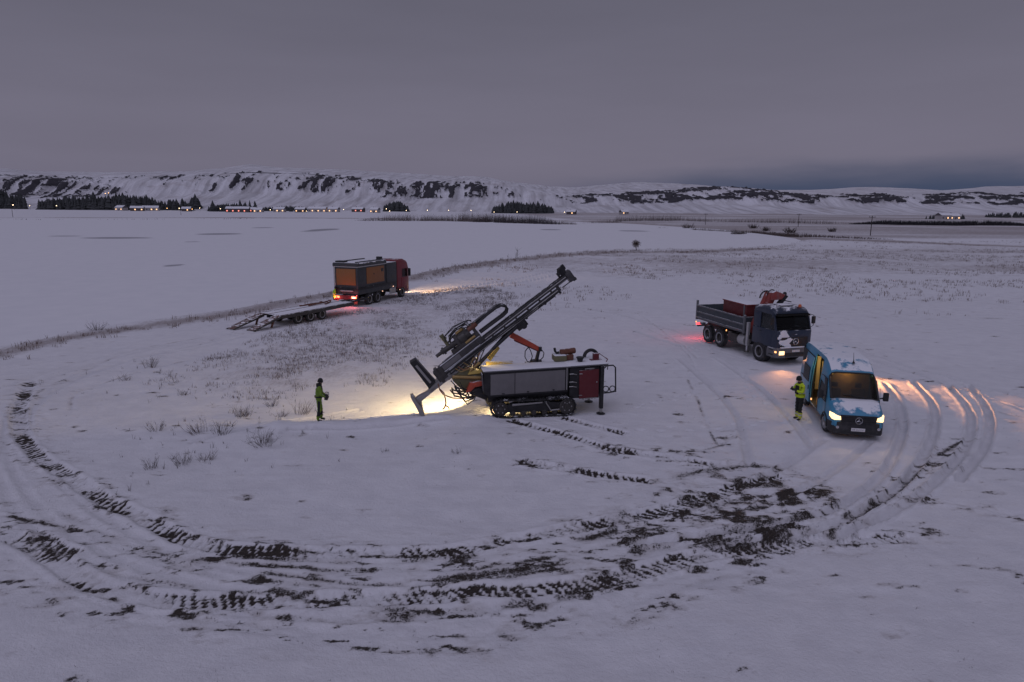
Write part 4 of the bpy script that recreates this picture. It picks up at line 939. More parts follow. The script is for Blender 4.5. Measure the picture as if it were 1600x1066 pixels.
b = MB(); b.cyl((-1.75, .1, 2.66), (-1.75, .1, 2.73), .06, .03); b.build('aerial_base', 'black_plastic', van)
for sg, a in ((-1, R(-12)), (1, R(-8))):
    MB().tube([(-.74, sg * .1 + .35, 1.49), (-.86, sg * .1 - .30, 1.58)], .014, 5).build('wiper', 'black_plastic', van)
# slid-back door
dr = MB().loft([[(x, -y, z) for y, z in ((1.04, .42), (1.06, 1.2), (1.03, 1.9), (.93, 2.42), (.90, 2.42), (1.0, 1.9), (1.03, 1.2), (1.01, .42))] for x in (-4.98, -3.66)]).build('sliding_door', 'van_blue', van, .01)
quad('door_window', 'dark_glass', dr, [(-4.85, -1.075, 1.30), (-3.80, -1.075, 1.30), (-3.80, -1.05, 1.95), (-4.85, -1.05, 1.95)], .008)
MB().box((-3.76, -1.07, 1.08), (.05, .04, .18)).build('handle', 'black_plastic', dr, .01)
MB().tube([(-5.6, -.995, 1.28), (-3.64, -1.0, 1.28)], .02, 6).build('door_track', 'black_plastic', van)
# inside of the load space
MB().bx(-5.9, -.7, -.93, .93, .40, .45).build('load_floor', 'cabin_floor', van)
MB().bx(-2.28, -2.24, -.60, .92, .46, 2.55).build('partition', 'cabin_panel', van)
MB().bx(-5.8, -2.3, .86, .89, .46, 2.5).build('side_lining', 'cabin_dark', van)
MB().bx(-5.93, -5.90, -.90, .90, .46, 2.55).build('rear_lining', 'cabin_dark', van)
MB().bx(-5.9, -3.66, -.92, -.88, .46, 2.45).build('side_lining', 'cabin_dark', van)
MB().bx(-5.9, -2.3, -.70, .70, 2.64, 2.67).build('roof_lining', 'cabin_dark', van)
MB().bx(-4.20, -4.10, -.72, -.56, .9, 2.40).build('lamplight_strip', 'cabin_panel', van, .02)  # added yellow panel standing in for the lamplit strip of inner wall
MB().bx(-4.22, -4.08, -.50, -.46, .9, 2.2).build('lamplight_edge', 'cabin_panel', van, .02)  # narrow added panel, its yellow part of the same painted lamplight
sh = MB(); sh.bx(-5.6, -3.9, .30, .86, 1.1, 1.14)
sh.bx(-5.6, -5.55, .3, .86, .46, 2.2); sh.bx(-3.95, -3.9, .3, .86, .46, 2.2); sh.bx(-5.6, -3.9, .30, .86, 1.7, 1.74); sh.build('shelf_unit', 'cabin_dark', van)
for y in (-.45, .45):
    s_ = MB().prism([(-1.85, .46), (-1.35, .46), (-1.3, .86), (-1.78, .82), (-1.98, 1.55), (-2.10, 1.52), (-1.92, .8)], y - .25, y + .25).build('seat', 'seat_cloth', van, .04)
    MB().box((-2.06, y, 1.68), (.10, .26, .20)).build('head_rest', 'seat_cloth', s_, .04)
MB().prism([(-1.0, .9), (-.72, .9), (-.72, 1.40), (-1.05, 1.25)], -.9, .9).build('dashboard', 'cabin_dark', van, .03)
MB().tube([(-1.18 + .06 * math.sin(a), .45 + .19 * math.cos(a), 1.22 + .18 * math.sin(a)) for a in np.linspace(0, 2 * PI, 17)[:-1]], .018, 6, True).build('steering_wheel', 'black_plastic', van)
cl = MB().bx(-3.5, -2.4, -.06, .02, 2.60, 2.64).build('ceiling_lamp', 'warm_lamp', van, .01)
glow('cabin_light', van, (-3.1, -.45, 2.40), 26, (1.0, .70, .30), .08)
glow('cab_light', van, (-1.9, 0, 2.15), 14, (1.0, .62, .28), .08)
MB().box((-3.45, -.97, .62), (.03, .05, .09)).build('step_lamp', 'amber_lamp', van, .01)
def in_van(x, y, z): return tuple(van.matrix_basis @ Vector((x, y, z)))
bpy.context.view_layer.update()
b = MB(); b.lathe([(0, 0), (.20, .02), (.26, .15), (.27, .34), (.22, .48), (.10, .53), (0, .54)], (0, 0, 0), (0, 0, 1), 14); b.box((0, 0, .40), (.30, .06, .06)); b.tube([(-.1, 0, .50), (-.05, 0, .62), (.05, 0, .62), (.1, 0, .50)], .02)
bag = b.build('kit_bag', 'bag_orange', None, 0, 50, in_van(-2.75, -.66, .46), (0, 0, .4)); tag(bag, 'bulging orange kit bag just inside the open door of the blue van', 'bag')
b = MB(); b.bx(-.16, .16, -.12, .12, 0, .34); b.bx(-.10, .10, -.02, .02, .36, .42); b.cyl((.11, 0, .34), (.13, 0, .42), .03); b.tube([(-.10, 0, .33), (-.10, 0, .40), (.06, 0, .40), (.06, 0, .33)], .02)
can = b.build('fuel_can', 'bag_red', None, .03, 35, in_van(-2.46, -.62, 1.06), (0, 0, -1.3)); tag(can, 'red canister on a shelf box behind the front seat of the blue van', 'canister')
box_ = MB().bx(-.22, .22, -.25, .25, 0, .60).build('tool_crate', 'cabin_dark', None, .02, 35, in_van(-2.48, -.58, .452), (0, 0, R(-101))); tag(box_, 'dark tool crate below the red canister in the blue van', 'crate')

# ------------------------------------------------------------------ dark blue tipper lorry with loading crane
paint('lorry_blue', (0.013, 0.024, 0.050), 0.35, snow=0.55, dirt=0.10, var=0.1, coat=0.2)
paint('lorry_blue_clean', (0.014, 0.025, 0.052), 0.38, dirt=0.12, var=0.1)
paint('tipper_side', (0.035, 0.045, 0.055), 0.5, snow=0.65, dirt=0.22)
paint('tipper_rib', (0.13, 0.135, 0.145), 0.55, snow=0.62, dirt=0.3)
paint('crane_red', (0.30, 0.05, 0.04), 0.5, snow=1.0, dirt=0.6, snow_scale=4)
paint('crate_red', (0.18, 0.02, 0.02), 0.5, snow=1.05, dirt=0.1)
paint('pale_bumper', (0.12, 0.12, 0.13), 0.55, snow=0.55, dirt=0.5)
paint('light_metal', (0.50, 0.50, 0.50), 0.45, 0.5, snow=0.5, dirt=0.3)
paint('beacon_orange', (0.65, 0.16, 0.06), 0.35, snow=0.3, dirt=0.0)
lor = empty('crane_lorry', (16.1, 38.3, 0.0), (0, R(0.6), R(-73.8)))
tag(lor, 'dark blue tipper lorry with a folded red loading crane behind its cab', 'lorry')
for sg in (-1, 1): MB().bx(-8.2, -.6, sg * .42 - .05, sg * .42 + .05, .78, 1.06).build('chassis_rail', 'black_steel', lor, .01)
b = MB()
for x in (-1.2, -3.0, -4.6, -6.2, -8.0): b.bx(x - .08, x + .08, -.40, .40, .80, 1.04)
o = b.build('cross_members', 'black_steel', lor); o['kind'] = 'stuff'
lw = wheel_set('lorry', .55, .34, .30, 'dark_steel')
for x in (-1.45, -5.60, -7.0):
    MB().cyl((x, -.95, .55), (x, .95, .55), .10).build('axle', 'black_steel', lor)
    for sg in (-1, 1):
        w = put_wheel(lw, lor, x, sg * 1.08, .55, random.random())
# cab shell with open windows
lower = MB().loft([[(x, y, z) for y, z in ((w, z0), (w, z1 - .05), (w - .05, z1), (-w + .05, z1), (-w, z1 - .05), (-w, z0))] for x, w, z0, z1 in ((-2.25, 1.20, 1.0, 1.98), (-.30, 1.22, 1.0, 2.00), (-.06, 1.16, 1.0, 2.00), (0.0, 1.05, 1.02, 1.97))], lambda i, k: False).build('cab', 'lorry_blue', lor, .02)
MB().loft([[(x, y, z) for y, z in ((w, z0), (w, z1 - .12), (w - .18, z1), (-w + .18, z1), (-w, z1 - .12), (-w, z0))] for x, w, z0, z1 in ((-2.25, 1.15, 2.86, 3.22), (-1.2, 1.17, 2.86, 3.28), (-.62, 1.17, 2.84, 3.20), (-.36, 1.12, 2.82, 3.02))]).build('cab_roof', 'lorry_blue', lor, .02)
MB().bx(-2.25, -2.19, -1.17, 1.17, 1.98, 2.88).build('cab_rear_wall', 'lorry_blue', lor, .01)
for sg in (-1, 1):
    MB().prism([(-2.22, 1.98), (-1.55, 1.98), (-1.55, 2.88), (-2.22, 2.88)], sg * 1.12, sg * 1.19).build('rear_pillar', 'lorry_blue_clean', lor, .01)
    MB().prism([(-.26, 1.96), (-.10, 1.96), (-.40, 2.88), (-.60, 2.88)], sg * 1.10, sg * 1.18).build('front_pillar', 'lorry_blue_clean', lor, .01)
    quad('side_window', 'window_glass', lor, [(-1.56, sg * 1.16, 2.0), (-.20, sg * 1.16, 2.0), (-.54, sg * 1.14, 2.86), (-1.56, sg * 1.14, 2.86)])
    d = MB().bx(-1.60, -.42, sg * 1.21 - .02, sg * 1.21 + .02, 1.06, 1.97).build('door', 'lorry_blue_clean', lor, .015)
    MB().box((-1.45, sg * 1.245, 1.80), (.16, .03, .05)).build('handle', 'black_plastic', d, .008)
    for z in (.62, .90): MB().bx(-1.0 + .45, -.35 + .2, sg * 1.18 - .08, sg * 1.18 + .04, z - .03, z + .03).build('step', 'black_plastic', lor, .01)
    MB().tube([(-.40, sg * 1.16, 2.86), (-.22, sg * 1.36, 2.80), (-.22, sg * 1.38, 2.2), (-.32, sg * 1.2, 2.05)], .02, 6).build('mirror_arm', 'black_plastic', lor)
    m = MB().box((0, 0, 0), (.10, .22, .42)).build('mirror', 'black_plastic', lor, .03, 35, (-.26, sg * 1.40, 2.52))
    MB().lathe([(.53, -.2), (.66, -.2), (.66, .2), (.60, .2)], (-1.45, sg * 1.0, .60), (0, 1, 0), 24).build('front_mudguard', 'black_plastic', lor)
quad('windscreen', 'window_glass', lor, [(-.10, -1.10, 1.98), (-.10, 1.10, 1.98), (-.42, 1.08, 2.86), (-.42, -1.08, 2.86)])
MB().prism([(-.34, 2.84), (-.16, 2.80), (-.15, 2.83), (-.34, 2.92)], -1.08, 1.08).build('sun_visor', 'dark_glass', lor)
MB().bx(-.13, -.07, -1.14, 1.14, 1.955, 2.0).build('scuttle', 'black_plastic', lor, .01)
MB().prism([(-.72, 1.8), (-.12, 1.8), (-.12, 2.02), (-.62, 2.06)], -1.08, 1.08).build('dashboard', 'cabin_dark', lor, .02)
for y in (-.62, .62):
    s_ = MB().prism([(-1.7, 1.5), (-1.15, 1.5), (-1.1, 1.78), (-1.55, 1.76), (-1.68, 2.5), (-1.80, 2.5), (-1.75, 1.7)], y - .26, y + .26).build('seat', 'seat_cloth', lor, .04)
for y in (-.42, .25): MB().tube([(-.04, y - .25, 2.02), (-.12, y + .30, 2.10)], .014, 5).build('wiper', 'black_plastic', lor)
g = MB().prism([(-.92, 1.08), (.92, 1.08), (.88, 1.62), (-.88, 1.62)], -.02, .045, 'x').build('grille', 'black_plastic', lor, .02)
for z in (1.18, 1.30, 1.42, 1.54): MB().box((.05, 0, z), (.03, 1.66, .03)).build('grille_bar', 'bumper_plastic', g, .005)
star_emblem(lor, (.085, .05, 1.38), .17, (0, 0, 0))
MB().box((.055, .05, 1.78), (.02, .14, .05)).build('badge', 'chrome', lor, .01)
# wind-blown snow stuck to the right half of the front
def patch(name, parent, x, y0, y1, z0, z1, seed, th=.05):
    r_ = random.Random(seed); n = 46; pts = []
    for k in range(n):
        a = 2 * PI * k / n; q = .70 + .22 * math.sin(3 * a + seed) + .22 * r_.random()
        pts.append(((y0 + y1) / 2 + (y1 - y0) / 2 * q * max(-1, min(1, 1.25 * math.cos(a))), (z0 + z1) / 2 + (z1 - z0) / 2 * q * max(-1, min(1, 1.25 * math.sin(a)))))
    return MB().prism(pts, x, x + th, 'x').build(name, 'packed_snow', parent, .02)
patch('stuck_snow', lor, .0, -1.12, -.36, 1.50, 2.02, 3, .03); patch('stuck_snow', lor, .045, -1.05, -.15, 1.06, 1.58, 5, .025)
bu = MB().loft([[(x, y, z) for y, z in ((w, .46), (w, .98), (w * .9, 1.03), (-w * .9, 1.03), (-w, .98), (-w, .46))] for x, w in ((-.75, 1.24), (-.12, 1.24), (.08, 1.15), (.12, 1.0))]).build('bumper', 'pale_bumper', lor, .03)
MB().bx(.10, .15, -.62, .62, .52, .74).build('bumper_grille', 'black_plastic', bu, .01)
plate(lor, (.16, .05, .84), (0, 0, 0))
MB().box((.10, 0, 1.045), (.12, 1.9, .05)).build('snow_ridge', 'packed_snow', bu, .02)
for sg in (-1, 1):
    h = MB().box((.115, sg * .86, .74), (.06, .34, .22)).build('headlight', 'head_lamp', lor, .02)
    MB().box((.0, sg * 1.19, .80), (.12, .07, .10)).build('indicator', 'amber_lamp', lor, .02)
    spot('headlight_beam', lor, (.25, sg * .86, .76), (10.0, 3.2, .15) if sg > 0 else (6.0, -4.6, -.2), 6500 if sg > 0 else 230, 46 if sg > 0 else 78, .95 if sg > 0 else 1.0, (1.0, .40, .14), .05)
# roof gear
for y in (-.72, .78):
    bc = MB().lathe([(0, 0), (.09, 0), (.10, .05), (.09, .16), (.05, .20), (0, .20)], (-.75, y, 3.17), (0, 0, 1), 14).build('beacon', 'beacon_orange' if y > 0 else 'chrome', lor)
MB().bx(-1.55, -.85, -.42, .42, 3.25, 3.33).build('roof_hatch', 'snowy_deck', lor, .03)
MB().tube([(-.46, -.52, 3.0), (-.44, -.52, 3.22)], .02).build('air_horn', 'chrome', lor)
MB().tube([(-2.1, -1.06, 2.95), (-2.1, -1.13, 3.08), (-2.0, -1.13, 3.1)], .04).build('work_lamp', 'chrome', lor)
# loading crane behind the cab
MB().bx(-2.85, -2.40, -.45, .45, .95, 1.55).build('crane_base', 'dark_steel', lor, .03)
MB().cyl((-2.62, 0, 1.5), (-2.62, 0, 3.25), .20, .16, 16).build('crane_column', 'crane_red', lor)
MB().prism([(-.15, 3.0), (.18, 3.0), (.50, 3.72), (.30, 3.85), (0, 3.85)], -2.78, -2.46, 'x').build('crane_knuckle', 'crane_red', lor, .03)
b = MB().prism([(-1.05, 1.45), (-.78, 1.35), (.42, 3.55), (.30, 3.85), (.02, 3.88)], -2.98, -2.70, 'x').build('crane_boom', 'crane_red', lor, .03)
MB().prism([(-.92, 1.25), (-.76, 1.20), (.20, 2.95), (.05, 3.02)], -2.66, -2.52, 'x').build('boom_cylinder', 'light_metal', lor, .02)
MB().prism([(.30, 3.95), (.05, 3.85), (.0, 3.4), (1.0, 3.45), (1.15, 3.62), (.95, 3.72)], -2.52, -2.30, 'x').build('jib', 'crane_red', lor, .02)
MB().prism([(.95, 3.72), (1.15, 3.62), (.55, 2.9), (.35, 3.0)], -2.54, -2.28, 'x').build('jib_link', 'black_steel', lor, .02)
for k in range(3): MB().prism([(.62 + .12 * k, 3.80 - .03 * k), (.52 + .12 * k, 3.74 - .03 * k), (1.02 + .05 * k, 2.70), (1.10 + .05 * k, 2.72)], -2.60 - .07 * k, -2.55 - .07 * k, 'x').build('jib_extension', 'light_metal', lor, .01)
MB().tube([(-2.80, -.05 + .42 * math.sin(a), 3.45 + .46 * math.cos(a)) for a in np.linspace(-1.5, 1.6, 14)], .045, 7).build('crane_hose', 'hose', lor)
MB().tube([(-2.62, .2 + .34 * math.sin(a), 3.5 + .5 * math.cos(a)) for a in np.linspace(-1.2, 1.7, 14)], .03, 6).build('crane_hose', 'hose', lor)
MB().lathe([(.0, 0), (.10, .02), (.12, .14), (.07, .24), (0, .25)], (-2.45, 1.0, 3.62), (0, 0, 1), 12).build('crane_motor', 'black_steel', lor)
MB().tube([(-2.4, 1.0, 3.35), (-2.1, 1.25, 3.30)], .03).build('crane_lever', 'black_steel', lor)
for sg in (-1, 1):
    og = MB().bx(-2.80, -2.62, sg * 1.16 - .08, sg * 1.16 + .08, .62, 2.05).build('outrigger', 'light_metal', lor, .015)
    MB().cyl((-2.71, sg * 1.16, .62), (-2.71, sg * 1.16, .30), .06).build('outrigger_rod', 'chrome', og)
    MB().cyl((-2.71, sg * 1.16, .30), (-2.71, sg * 1.16, .24), .14, .16, 14).build('outrigger_foot', 'dark_steel', og)
MB().bx(-2.82, -2.60, -1.15, 1.15, 1.05, 1.28).build('outrigger_beam', 'dark_steel', lor, .02)
MB().lathe([(0, 0), (.30, 0), (.32, .03), (.32, .62), (.30, .65), (0, .65)], (-3.05 - .65, -.92, .86), (1, 0, 0), 20).build('air_tank', 'light_metal', lor)
MB().bx(-4.85, -3.85, -1.12, -.60, .55, 1.10).build('fuel_tank', 'dark_steel', lor, .06)
MB().bx(-4.85, -3.85, .60, 1.12, .55, 1.10).build('battery_box', 'dark_steel', lor, .04)
MB().box((-4.95, -1.16, 1.15), (.05, .05, .09)).build('side_marker', 'amber_lamp', lor, .01)
for x in (-5.60, -7.0):
    for sg in (-1, 1):
        MB().tube([(x + .68 * math.cos(a), sg * 1.08, .55 + .68 * math.sin(a)) for a in np.linspace(.25, PI - .25, 11)], .035, 6).build('mudguard_edge', 'black_plastic', lor)
# tipper body
MB().bx(-8.35, -3.05, -1.20, 1.20, 1.32, 1.44).build('tipper_floor', 'snowy_deck', lor, .01)
MB().bx(-8.2, -3.1, -.5, .5, 1.08, 1.32).build('subframe', 'black_steel', lor)
for sg in (-1, 1):
    sd = MB().bx(-8.35, -3.05, sg * 1.235 - .03, sg * 1.235 + .03, 1.40, 2.30).build('side_board', 'tipper_side', lor, .012)
    for z in (1.46, 1.84, 2.27): MB().bx(-8.33, -3.07, sg * 1.275 - .025, sg * 1.275 + .025, z - .045, z + .045).build('side_rib', 'tipper_rib', sd, .015)
    for x, h in ((-8.38, 2.62), (-3.02, 2.44)): MB().bx(x - .06, x + .06, sg * 1.24 - .06, sg * 1.24 + .06, 1.30, h).build('corner_post', 'tipper_rib', lor, .01)
MB().bx(-8.42, -8.36, -1.18, 1.18, 1.40, 2.30).build('tailgate', 'tipper_side', lor, .012)
MB().bx(-3.04, -2.98, -1.18, 1.18, 1.40, 2.32).build('headboard', 'tipper_side', lor, .012)
MB().tube([(-7.9, .9, 2.30), (-7.9, .9, 2.55)], .03).build('stake', 'tipper_rib', lor)
for sg in (-1, 1):
    tl = MB().box((-8.48, sg * 1.0, .98), (.07, .40, .15)).build('tail_light', 'tail_lamp', lor, .02)
    glow('tail_glow', lor, (-8.62, sg * 1.0, .95), 30, (1.0, .06, .08), .05)
    MB().box((-8.46, sg * 1.22, 1.12), (.05, .06, .08)).build('rear_marker', 'amber_lamp', lor, .01)
    MB().bx(-7.85, -7.55, sg * 1.15 - .15, sg * 1.15 + .12, 1.06, 1.20).build('spray_guard', 'snowy_deck', lor, .02)
MB().bx(-8.44, -8.36, -1.15, 1.15, .80, .90).build('under_run_bar', 'dark_steel', lor, .01)
lor_m = Matrix.LocRotScale(lor.location, lor.rotation_euler, None)
cr = empty('steel_skip', tuple(lor_m @ Vector((-4.65, -.30, 1.46))), (0, 0, R(-73.8)))
tag(cr, 'dark red steel crate with snow on its lid in the bed of the tipper lorry', 'crate')
paint('crate_dark', (0.11, 0.010, 0.012), 0.55, dirt=0.1, var=0.3)
b = MB().prism([(-1.25, 0), (1.15, 0), (1.20, 1.45), (-1.30, 1.50)], -.55, .55).build('crate_body', 'crate_dark', cr, .02)
MB().prism([(-1.34, 1.50), (1.24, 1.45), (1.24, 1.53), (-1.34, 1.58)], -.60, .60).build('lid', 'crate_red', cr, .015)
for y in (-.575, .575): MB().bx(.95, 1.05, y - .03, y + .03, 0, 1.45).build('edge_strip', 'tipper_rib', cr, .01)
bar = MB(); bar.tube([(-1.5, 0, 0), (1.1, 0, -.12)], .06, 8); bar.cyl((-1.5, 0, -.02), (-1.5, 0, .20), .05); bar.box((-1.45, 0, 0), (.12, .2, .14)); bar.box((1.0, 0, -.12), (.1, .16, .12))
bo = bar.build('steel_bar', 'black_steel', None, 0, 35, tuple(lor_m @ Vector((-4.6, .85, 2.66))), (0, 0, R(-73.8))); tag(bo, 'long black steel bar lying over the far side board of the tipper lorry', 'bar')

# ------------------------------------------------------------------ red lorry with equipment body, seen from behind
paint('cab_red', (0.20, 0.012, 0.022), 0.4, snow=0.4, dirt=0.08, coat=0.2)
paint('body_grey', (0.045, 0.048, 0.052), 0.5, snow=0.95, dirt=0.12)
paint('body_grey_clean', (0.040, 0.044, 0.050), 0.5, dirt=0.15)
paint('amber_panel', (0.30, 0.115, 0.03), 0.45, dirt=0.12, var=0.2)
paint('hivis', (0.38, 0.62, 0.03), 0.75, dirt=0.08, var=0.15)
rl = empty('red_lorry', (-11.55, 69.2, 0.0), (0, 0, R(69.6)))
tag(rl, 'red lorry with a dark box body and amber side panels, tail lights on', 'lorry')
for sg in (-1, 1): MB().bx(-9.2, -1.0, sg * .42 - .05, sg * .42 + .05, .75, 1.05).build('chassis_rail', 'black_steel', rl, .01)
rw = wheel_set('red', .52, .32, .29, 'dark_steel', True)
for x in (-1.45, -6.0, -7.4):
    MB().cyl((x, -.95, .52), (x, .95, .52), .10).build('axle', 'black_steel', rl)
    for sg in (-1, 1): put_wheel(rw, rl, x, sg * 1.08, .52, random.random())
    for sg in (-1, 1): MB().tube([(x + .63 * math.cos(a), sg * 1.1, .52 + .63 * math.sin(a)) for a in np.linspace(.1, PI - .1, 11)], .05, 6).build('mudguard', 'black_plastic', rl)
cab = MB().loft([[(x, y, z) for y, z in ((w, z0), (w, z1 - .18), (w - .16, z1), (-w + .16, z1), (-w, z1 - .18), (-w, z0))] for x, w, z0, z1 in ((-2.35, 1.22, .95, 3.72), (-1.2, 1.24, .95, 3.76), (-.45, 1.24, .55, 3.55), (-.12, 1.22, .42, 2.9), (0.0, 1.15, .42, 2.0))]).build('cab', 'cab_red', rl, .03)
for sg in (-1, 1):
    quad('side_window', 'pale_glass' if 'pale_glass' in MAT else 'window_glass', rl, [(-1.45, sg * 1.248, 2.0), (-.42, sg * 1.248, 2.0), (-.55, sg * 1.248, 2.80), (-1.45, sg * 1.248, 2.80)])
    MB().box((-.30, sg * 1.42, 2.40), (.14, .24, .75)).build('mirror', 'black_plastic', rl, .03)
    MB().tube([(-.35, sg * 1.22, 2.75), (-.30, sg * 1.42, 2.76)], .03).build('mirror_arm', 'black_plastic', rl)
    MB().bx(-1.6, -.4, sg * 1.25 - .012, sg * 1.25 + .012, 1.0, 1.97).build('door', 'cab_red', rl, .01)
    for x in (-3.2, -5.2): MB().box((x, sg * 1.24, 1.0 if x < -4 else 1.25), (.10, .05, .07)).build('side_marker', 'marker_lamp', rl, .01)
    MB().box((-1.95, sg * 1.24, .80), (.08, .05, .06)).build('side_marker', 'marker_lamp', rl, .01)
    hl = MB().box((.0, sg * .9, .75), (.08, .36, .2)).build('headlight', 'head_lamp', rl, .02)
    spot('headlight_beam', rl, (.2, sg * .9, .78), (26, sg * 1.4 - 5.5, .2), 4200, 44, .8, (1.0, .62, .34), .08)
quad('windscreen', 'dark_glass', rl, [(.01, -1.05, 2.02), (.01, 1.05, 2.02), (-.13, 1.05, 2.92), (-.13, -1.05, 2.92)])
MB().prism([(-2.3, 3.70), (-.9, 3.74), (-.55, 3.60), (-.55, 3.56)], -1.0, 1.0).build('roof_fairing', 'cab_red', rl, .02)
for k in range(4): MB().lathe([(0, 0), (.10, 0), (.11, .02), (.11, .62), (0, .62)], (-2.75 - k * .26, -1.10, .56), (0, 0, 1), 12).build('air_tank', 'light_metal', rl)
MB().bx(-3.7, -2.5, .62, 1.18, .55, 1.15).build('fuel_tank', 'dark_steel', rl, .06)
MB().bx(-9.25, -2.45, -1.20, 1.20, 1.08, 1.48).build('body_floor', 'body_grey_clean', rl, .015)
MB().bx(-9.28, -2.5, -1.235, 1.235, 1.48, 1.70).build('body_skirt', 'black_steel', rl, .015)
MB().bx(-4.35, -2.50, -1.24, 1.24, 1.70, 3.58).build('front_locker', 'body_grey', rl, .03)
MB().bx(-9.25, -4.38, -1.17, 1.17, 1.70, 3.50).build('box_body', 'body_grey_clean', rl, .03)
MB().bx(-9.35, -4.40, -1.26, 1.26, 3.50, 3.58).build('light_band', 'light_metal', rl, .01)
rf = MB().loft([[(x, y, z) for y, z in ((1.27, 3.58), (1.27, 3.80), (1.18, 3.90), (-1.18, 3.90), (-1.27, 3.80), (-1.27, 3.58))] for x in (-9.38, -4.40)]).build('roof', 'body_grey', rl, .02)
for y in (-1.0, 1.0): MB().bx(-9.2, -4.6, y - .05, y + .05, 3.91, 3.99).build('roof_rail', 'black_steel', rf, .01)
MB().bx(-9.2, -8.6, .2, 1.1, 3.91, 4.04).build('roof_vent', 'black_steel', rf, .02)
MB().bx(-4.8, -4.5, -.9, -.4, 3.90, 4.18).build('roof_lamp', 'black_steel', rf, .02)
for x0, x1 in ((-7.75, -4.75),):
    for sg in (-1, 1):
        pn = MB().bx(x0, x1, sg * 1.185 - .02, sg * 1.185 + .02, 1.92, 3.38).build('side_panel', 'amber_panel', rl, .015)
        MB().box(((x0 + x1) / 2 - .3, sg * 1.215, 2.75), (.12, .03, .12)).build('latch', 'black_steel', pn, .01)
        MB().box((x1 - .35, sg * 1.215, 3.0), (.4, .02, .3)).build('patch_plate', 'dark_steel', pn, .01)
MB().bx(-9.29, -9.245, -1.02, .98, 1.92, 3.36).build('rear_panel', 'amber_panel', rl, .015)
for y in (-1.17, 1.17): MB().bx(-9.31, -9.20, y - .07, y + .07, 1.6, 3.5).build('corner_post', 'light_metal' if y > 0 else 'body_grey_clean', rl, .015)
MB().bx(-9.42, -9.26, -.75, .55, 1.36, 1.45).build('rear_step', 'light_metal', rl, .01)
rb = MB().bx(-9.42, -9.22, -1.22, 1.22, .62, 1.02).build('rear_bumper', 'dark_red', rl, .02)
for sg in (-1, 1):
    MB().box((-9.45, sg * .88, .86), (.05, .52, .17)).build('tail_light', 'tail_lamp_hot', rl, .02)
    glow('tail_glow', rl, (-9.62, sg * .88, .80), 26, (1.0, .12, .12), .06)
    MB().box((-9.44, sg * 1.18, 1.04), (.04, .06, .08)).build('rear_marker', 'tail_lamp', rl, .01)
    MB().bx(-9.36, -9.30, sg * .98 - .2, sg * .98 + .2, .26, .64).build('mud_flap', 'rust', rl, .01)

# ------------------------------------------------------------------ low-loader trailer with ramps down
paint('deck_planks', (0.13, 0.085, 0.07), 0.8, snow=1.0, dirt=0.2, snow_scale=1.2)
paint('ramp_wood', (0.17, 0.10, 0.085), 0.8, snow=0.55, dirt=0.25, snow_scale=3)
tr = empty('low_loader', (-14.65, 56.0, 0.0), (0, 0, R(59)))
tag(tr, 'snow-covered low-loader trailer behind the red lorry with both loading ramps folded down', 'trailer')
def dz_(x): return 0.98 + x * .022
for sg in (-1, 1):
    MB().prism([(0.9, dz_(.9)), (.9, dz_(.9) - .26), (-6.6, dz_(-6.6) - .26), (-6.6, dz_(-6.6))], sg * 1.24 - .06, sg * 1.24 + .06).build('side_rail', 'dark_steel', tr, .015)
    MB().prism([(0.8, dz_(.8) - .3), (.8, dz_(.8) - .12), (-6.5, dz_(-6.5) - .12), (-6.5, dz_(-6.5) - .3)], sg * .45 - .08, sg * .45 + .08).build('main_beam', 'black_steel', tr)
for k in range(8):
    y = -1.10 + k * .275 + .1375
    if k in (3, 4) : continue
    MB().prism([(0.88, dz_(.88) - .05), (.88, dz_(.88) + .01), (-6.55, dz_(-6.55) + .01), (-6.55, dz_(-6.55) - .05)], y - .13, y + .13).build('deck_plank', 'deck_planks', tr, .01)
MB().prism([(.88, dz_(.88) - .07), (.88, dz_(.88) - .02), (-6.55, dz_(-6.55) - .02), (-6.55, dz_(-6.55) - .07)], -.27, .27).build('deck_well', 'snowy_deck', tr, .01)
tw = wheel_set('trailer', .42, .28, .24, 'dark_steel', True)
for x in (-2.55, -3.75, -4.95):
    MB().cyl((x, -.95, .42), (x, .95, .42), .08).build('axle', 'black_steel', tr)
    for sg in (-1, 1): put_wheel(tw, tr, x, sg * 1.06, .42, random.random())
b = MB(); b.prism([(.8, .82), (.8, 1.02), (4.0, .96), (4.0, .82)], -.09, .09); b.prism([(.8, .86), (2.4, .86), (2.4, .98), (.8, 1.0)], -.5, -.35)
b.prism([(.8, .86), (2.4, .86), (2.4, .98), (.8, 1.0)], .35, .5); b.build('drawbar', 'black_steel', tr, .01)
for sg in (-1, 1):
    L0 = -6.6 if sg < 0 else -6.75
    E0 = -9.05 if sg < 0 else -9.45
    rp = MB()
    for y in (-.36, .36): rp.prism([(L0, .83), (L0, .66), (E0, .02), (E0 - .1, .06)], sg * .86 + y - .05, sg * .86 + y + .05)
    ro = rp.build('ramp', 'dark_steel', tr, .01)
    for k in range(9):
        f = (k + .5) / 9; x = L0 + (E0 - L0) * f; z = .845 + (.07 - .845) * f
        MB().box((x, sg * .86, z), (.24, .66, .05), (0, math.atan2(.845 - .07, L0 - E0) * -1, 0)).build('ramp_board', 'ramp_wood', ro, .008)
    MB().prism([(-6.4, .76), (-6.9, .70), (-7.2, .0), (-7.3, .0), (-7.05, .70)], sg * .86 - .06, sg * .86 + .06).build('ramp_prop', 'rust', tr, .01)
